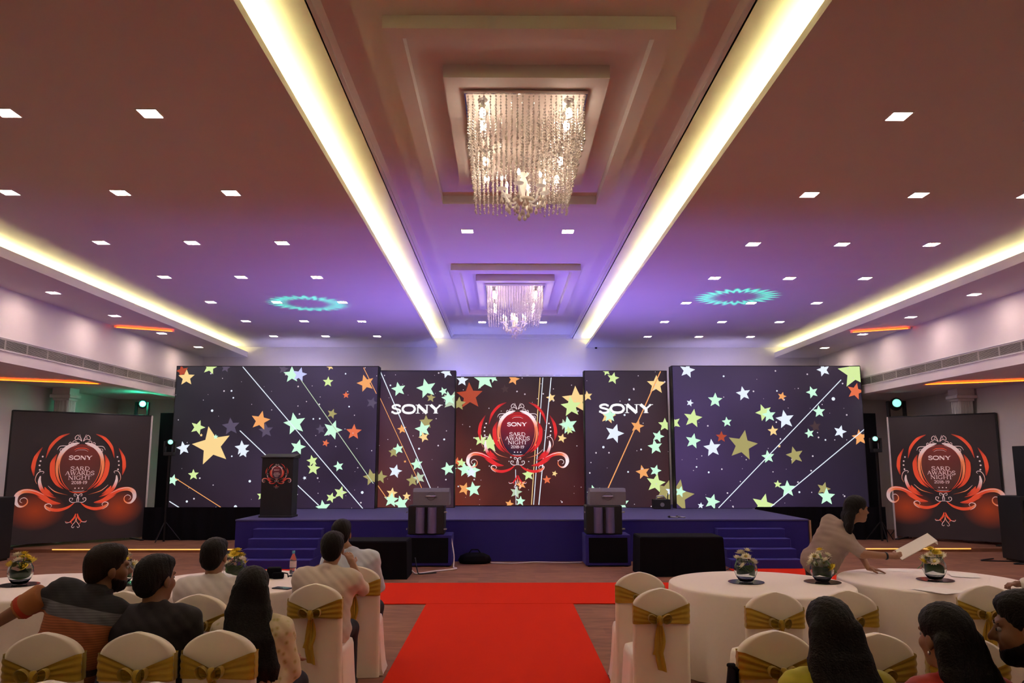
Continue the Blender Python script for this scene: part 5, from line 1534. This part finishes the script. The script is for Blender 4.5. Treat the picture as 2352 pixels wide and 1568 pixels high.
# left side of the aisle
P1 = person('man in black, grey and orange polo leaning to the right, arm stretched to the left', (-2.80, 4.78, .57), (-2.60, 4.84, 1.115), (-2.575, 4.90, 1.235), yaw=-.15, hyaw=-.85, htilt=.12, hs=1.12,
       arms=(((-3.04, 4.84, 1.02), (-3.27, 4.84, .88)), ((-2.36, 5.05, .80), (-2.45, 5.27, .72))), shirt='polo_bands', skin='skin_b', sleeve=(.82, .85), shoulder=.205, girth=1.10, beard=True, hair_mat='hair_brown')
_b = np.array([-2.80, 4.78, 0.0])
q = Solid(); q.cap((-2.92, 4.825, 1.09), (-3.055, 4.84, 1.01), .072, .066, .03); q.cut((-2.91, 4.82, 1.09), (.86, 0, .5)); q.cut((-3.06, 4.84, 1.005), (-.86, 0, -.5)); solid_obj('sleeve', [q.mesh(.009)], 'sleeve_orange', P1, _b)
q = Solid(); q.cap((-3.02, 4.838, 1.03), (-3.045, 4.84, 1.015), .0715, .0705, .03); q.cut((-3.015, 4.84, 1.034), (.86, 0, .5)); q.cut((-3.045, 4.84, 1.014), (-.86, 0, -.5)); solid_obj('sleeve_band', [q.mesh(.006)], 'band_red', P1, _b)
person('man in plain dark shirt seated left of the long-haired woman', (-2.24, 4.80, .57), (-2.25, 4.80, 1.03), (-2.255, 4.83, 1.178), yaw=-.1, hyaw=-.35, hs=1.13, shirt='shirt_black', skin='skin_b', shoulder=.21, girth=1.12)
person('man in white shirt with cropped hair seen from behind at the left table', (-2.36, 5.98, .57), (-2.35, 6.04, 1.02), (-2.36, 6.06, 1.165), yaw=.0, hyaw=.0, hs=1.08, shirt='shirt_white', shoulder=.205, girth=1.05, sleeve=1.5)
person.hair_path = hairfall((0, -.07, .02, .065, .040), (.0, -.10, -.10, .085, .045), (.015, -.16, -.24, .105, .042), (.05, -.19, -.38, .110, .036), (.10, -.19, -.52, .080, .028), (.13, -.18, -.64, .045, .018))
person('woman with long black hair in cream floral blouse seated by the aisle', (-1.66, 4.82, .57), (-1.68, 4.84, .965), (-1.70, 4.88, 1.105), yaw=-.1, hyaw=.15, hs=1.05, shirt='floral_blouse', hair='long', shoulder=.175, girth=.98, sleeve=.95, collar=False)
person('man in beige shirt leaning his cheek on his hand beside the aisle', (-1.62, 6.44, .57), (-1.60, 6.50, 1.025), (-1.585, 6.55, 1.17), yaw=-.05, hyaw=.05, hs=1.08, shirt='shirt_beige', shoulder=.205, girth=1.05, sleeve=.95,
       arms=(None, ((-1.35, 6.66, .84), (-1.46, 6.78, 1.02))))
person('man in pale blue shirt partly hidden behind the beige-shirted man', (-1.58, 7.42, .57), (-1.62, 7.47, 1.05), (-1.715, 7.52, 1.20), yaw=-.1, hyaw=.1, hs=1.06, shirt='shirt_blue', shoulder=.20, girth=1.05, sleeve=1.4)
# leaning woman behind the right table
person.hair_path = hairfall((0, -.07, .03, .05, .035), (0, -.095, -.06, .06, .035), (0, -.105, -.16, .06, .030), (0, -.11, -.26, .04, .022))
PW = person('standing woman in taupe top leaning over the right table to hold out a folder', (3.10, 8.42, .86), (3.29, 8.22, 1.225), (3.42, 8.17, 1.385), yaw=-1.15, hyaw=-1.45, hpitch=-.05, hs=1.04, seated=False,
       feet=((3.06, 8.66, 0), (2.98, 8.48, 0)), shirt='shirt_taupe', hair='long', shoulder=.165, girth=.94, sleeve=(.72, .85), collar=False, hem=-.06, fill=.128,
       arms=(((3.50, 8.40, .98), (3.52, 8.22, .80)), ((3.36, 7.96, .965), (3.60, 7.86, .955))),
       hands=(((.85, -.25, -.18), (0, 0, -1), -1, .12), ((.95, -.1, .12), (0, .9, -.5), 1, .9, .05, 1.0, True)))
# right side of the aisle, nearest row
person.hair_path = hairfall((0, -.07, .02, .07, .045), (0, -.10, -.10, .085, .05), (.01, -.16, -.24, .115, .048), (.02, -.18, -.38, .155, .045), (.03, -.18, -.52, .17, .04))
person('long-haired woman in yellow-green dress seen from behind, front right', (1.24, 3.50, .57), (1.24, 3.54, .985), (1.245, 3.60, 1.13), yaw=0.0, hyaw=0.0, hs=1.06, shirt='dress_lime', trousers='dress_lime', hair='long', shoulder=.175, girth=.98, sleeve=.9, collar=False)
person.hair_path = hairfall((0, -.07, .0, .07, .045), (.01, -.10, -.12, .078, .05), (.05, -.16, -.26, .115, .045), (.10, -.18, -.40, .16, .04), (.12, -.18, -.5, .18, .035))
person('dark-haired woman with earring in red dress seen from behind, front right', (1.70, 3.38, .57), (1.70, 3.42, .985), (1.69, 3.48, 1.125), yaw=.1, hyaw=.25, hs=1.08, shirt='dress_red', trousers='dress_red', hair='long', shoulder=.175, girth=.98, sleeve=.9, collar=False, skin='skin_a')
P9 = [o for o in bpy.data.objects if o.name.startswith('person') and 'earring' in o.get('label', '')][0]
q = Solid(); q.ell((1.603, 3.452, 1.072), (.007, .007, .010)); solid_obj('earring', [q.mesh(.003)], 'steel', P9, (1.70, 3.38, 0.0))
person('bearded man in dark maroon shirt facing left at the right picture edge', (2.12, 3.28, .57), (2.06, 3.32, 1.03), (1.965, 3.36, 1.19), yaw=.55, hyaw=1.05, hpitch=-.12, hs=1.16, shirt='shirt_maroon', skin='skin_b', shoulder=.205, girth=1.08, beard=True)
# person beyond the right edge reaching on to the table
person('person in white sleeve at the right edge resting a hand on the second right table', (4.92, 7.36, .57), (4.90, 7.40, 1.05), (4.88, 7.42, 1.20), yaw=1.35, hs=1.04, shirt='shirt_white', skin='skin_b', sleeve=1.85,
       arms=(((4.66, 7.12, .84), (4.40, 7.19, .795)), ((4.95, 7.66, .80), (4.80, 7.50, .66))), hands=(((-1, .05, -.05), (0, 0, -1), -1, .75), None))
# folder held out by the leaning woman
t = thing('white_folder', 'white folder held out above the flowers by the leaning woman', 'folder', (3.655, 7.86, .955))
m = MB()
M = Matrix.Rotation(-.46, 4, 'Y') @ Matrix.Rotation(.55, 4, 'X')
m.bevbox(0, -.06, -.002, .40, .075, .006, .002, M); m.build('cover', 'paper', t)
m = MB(); m.bevbox(.395, -.06, -.045, .402, .075, .006, .001, M); m.build('bent_flap', 'paper', t)
# wristwatch on her arm
m = MB(); m.lathe([(.034, -.010), (.037, -.009), (.037, .009), (.034, .010)], 20, Matrix.Translation((3.55, 7.88, .957)) @ Matrix.Rotation(PI/2, 4, 'Y'))
t = m.build('wristwatch', 'black_metal', None, True); tag(t, 'dark wristwatch on the leaning woman', 'watch')
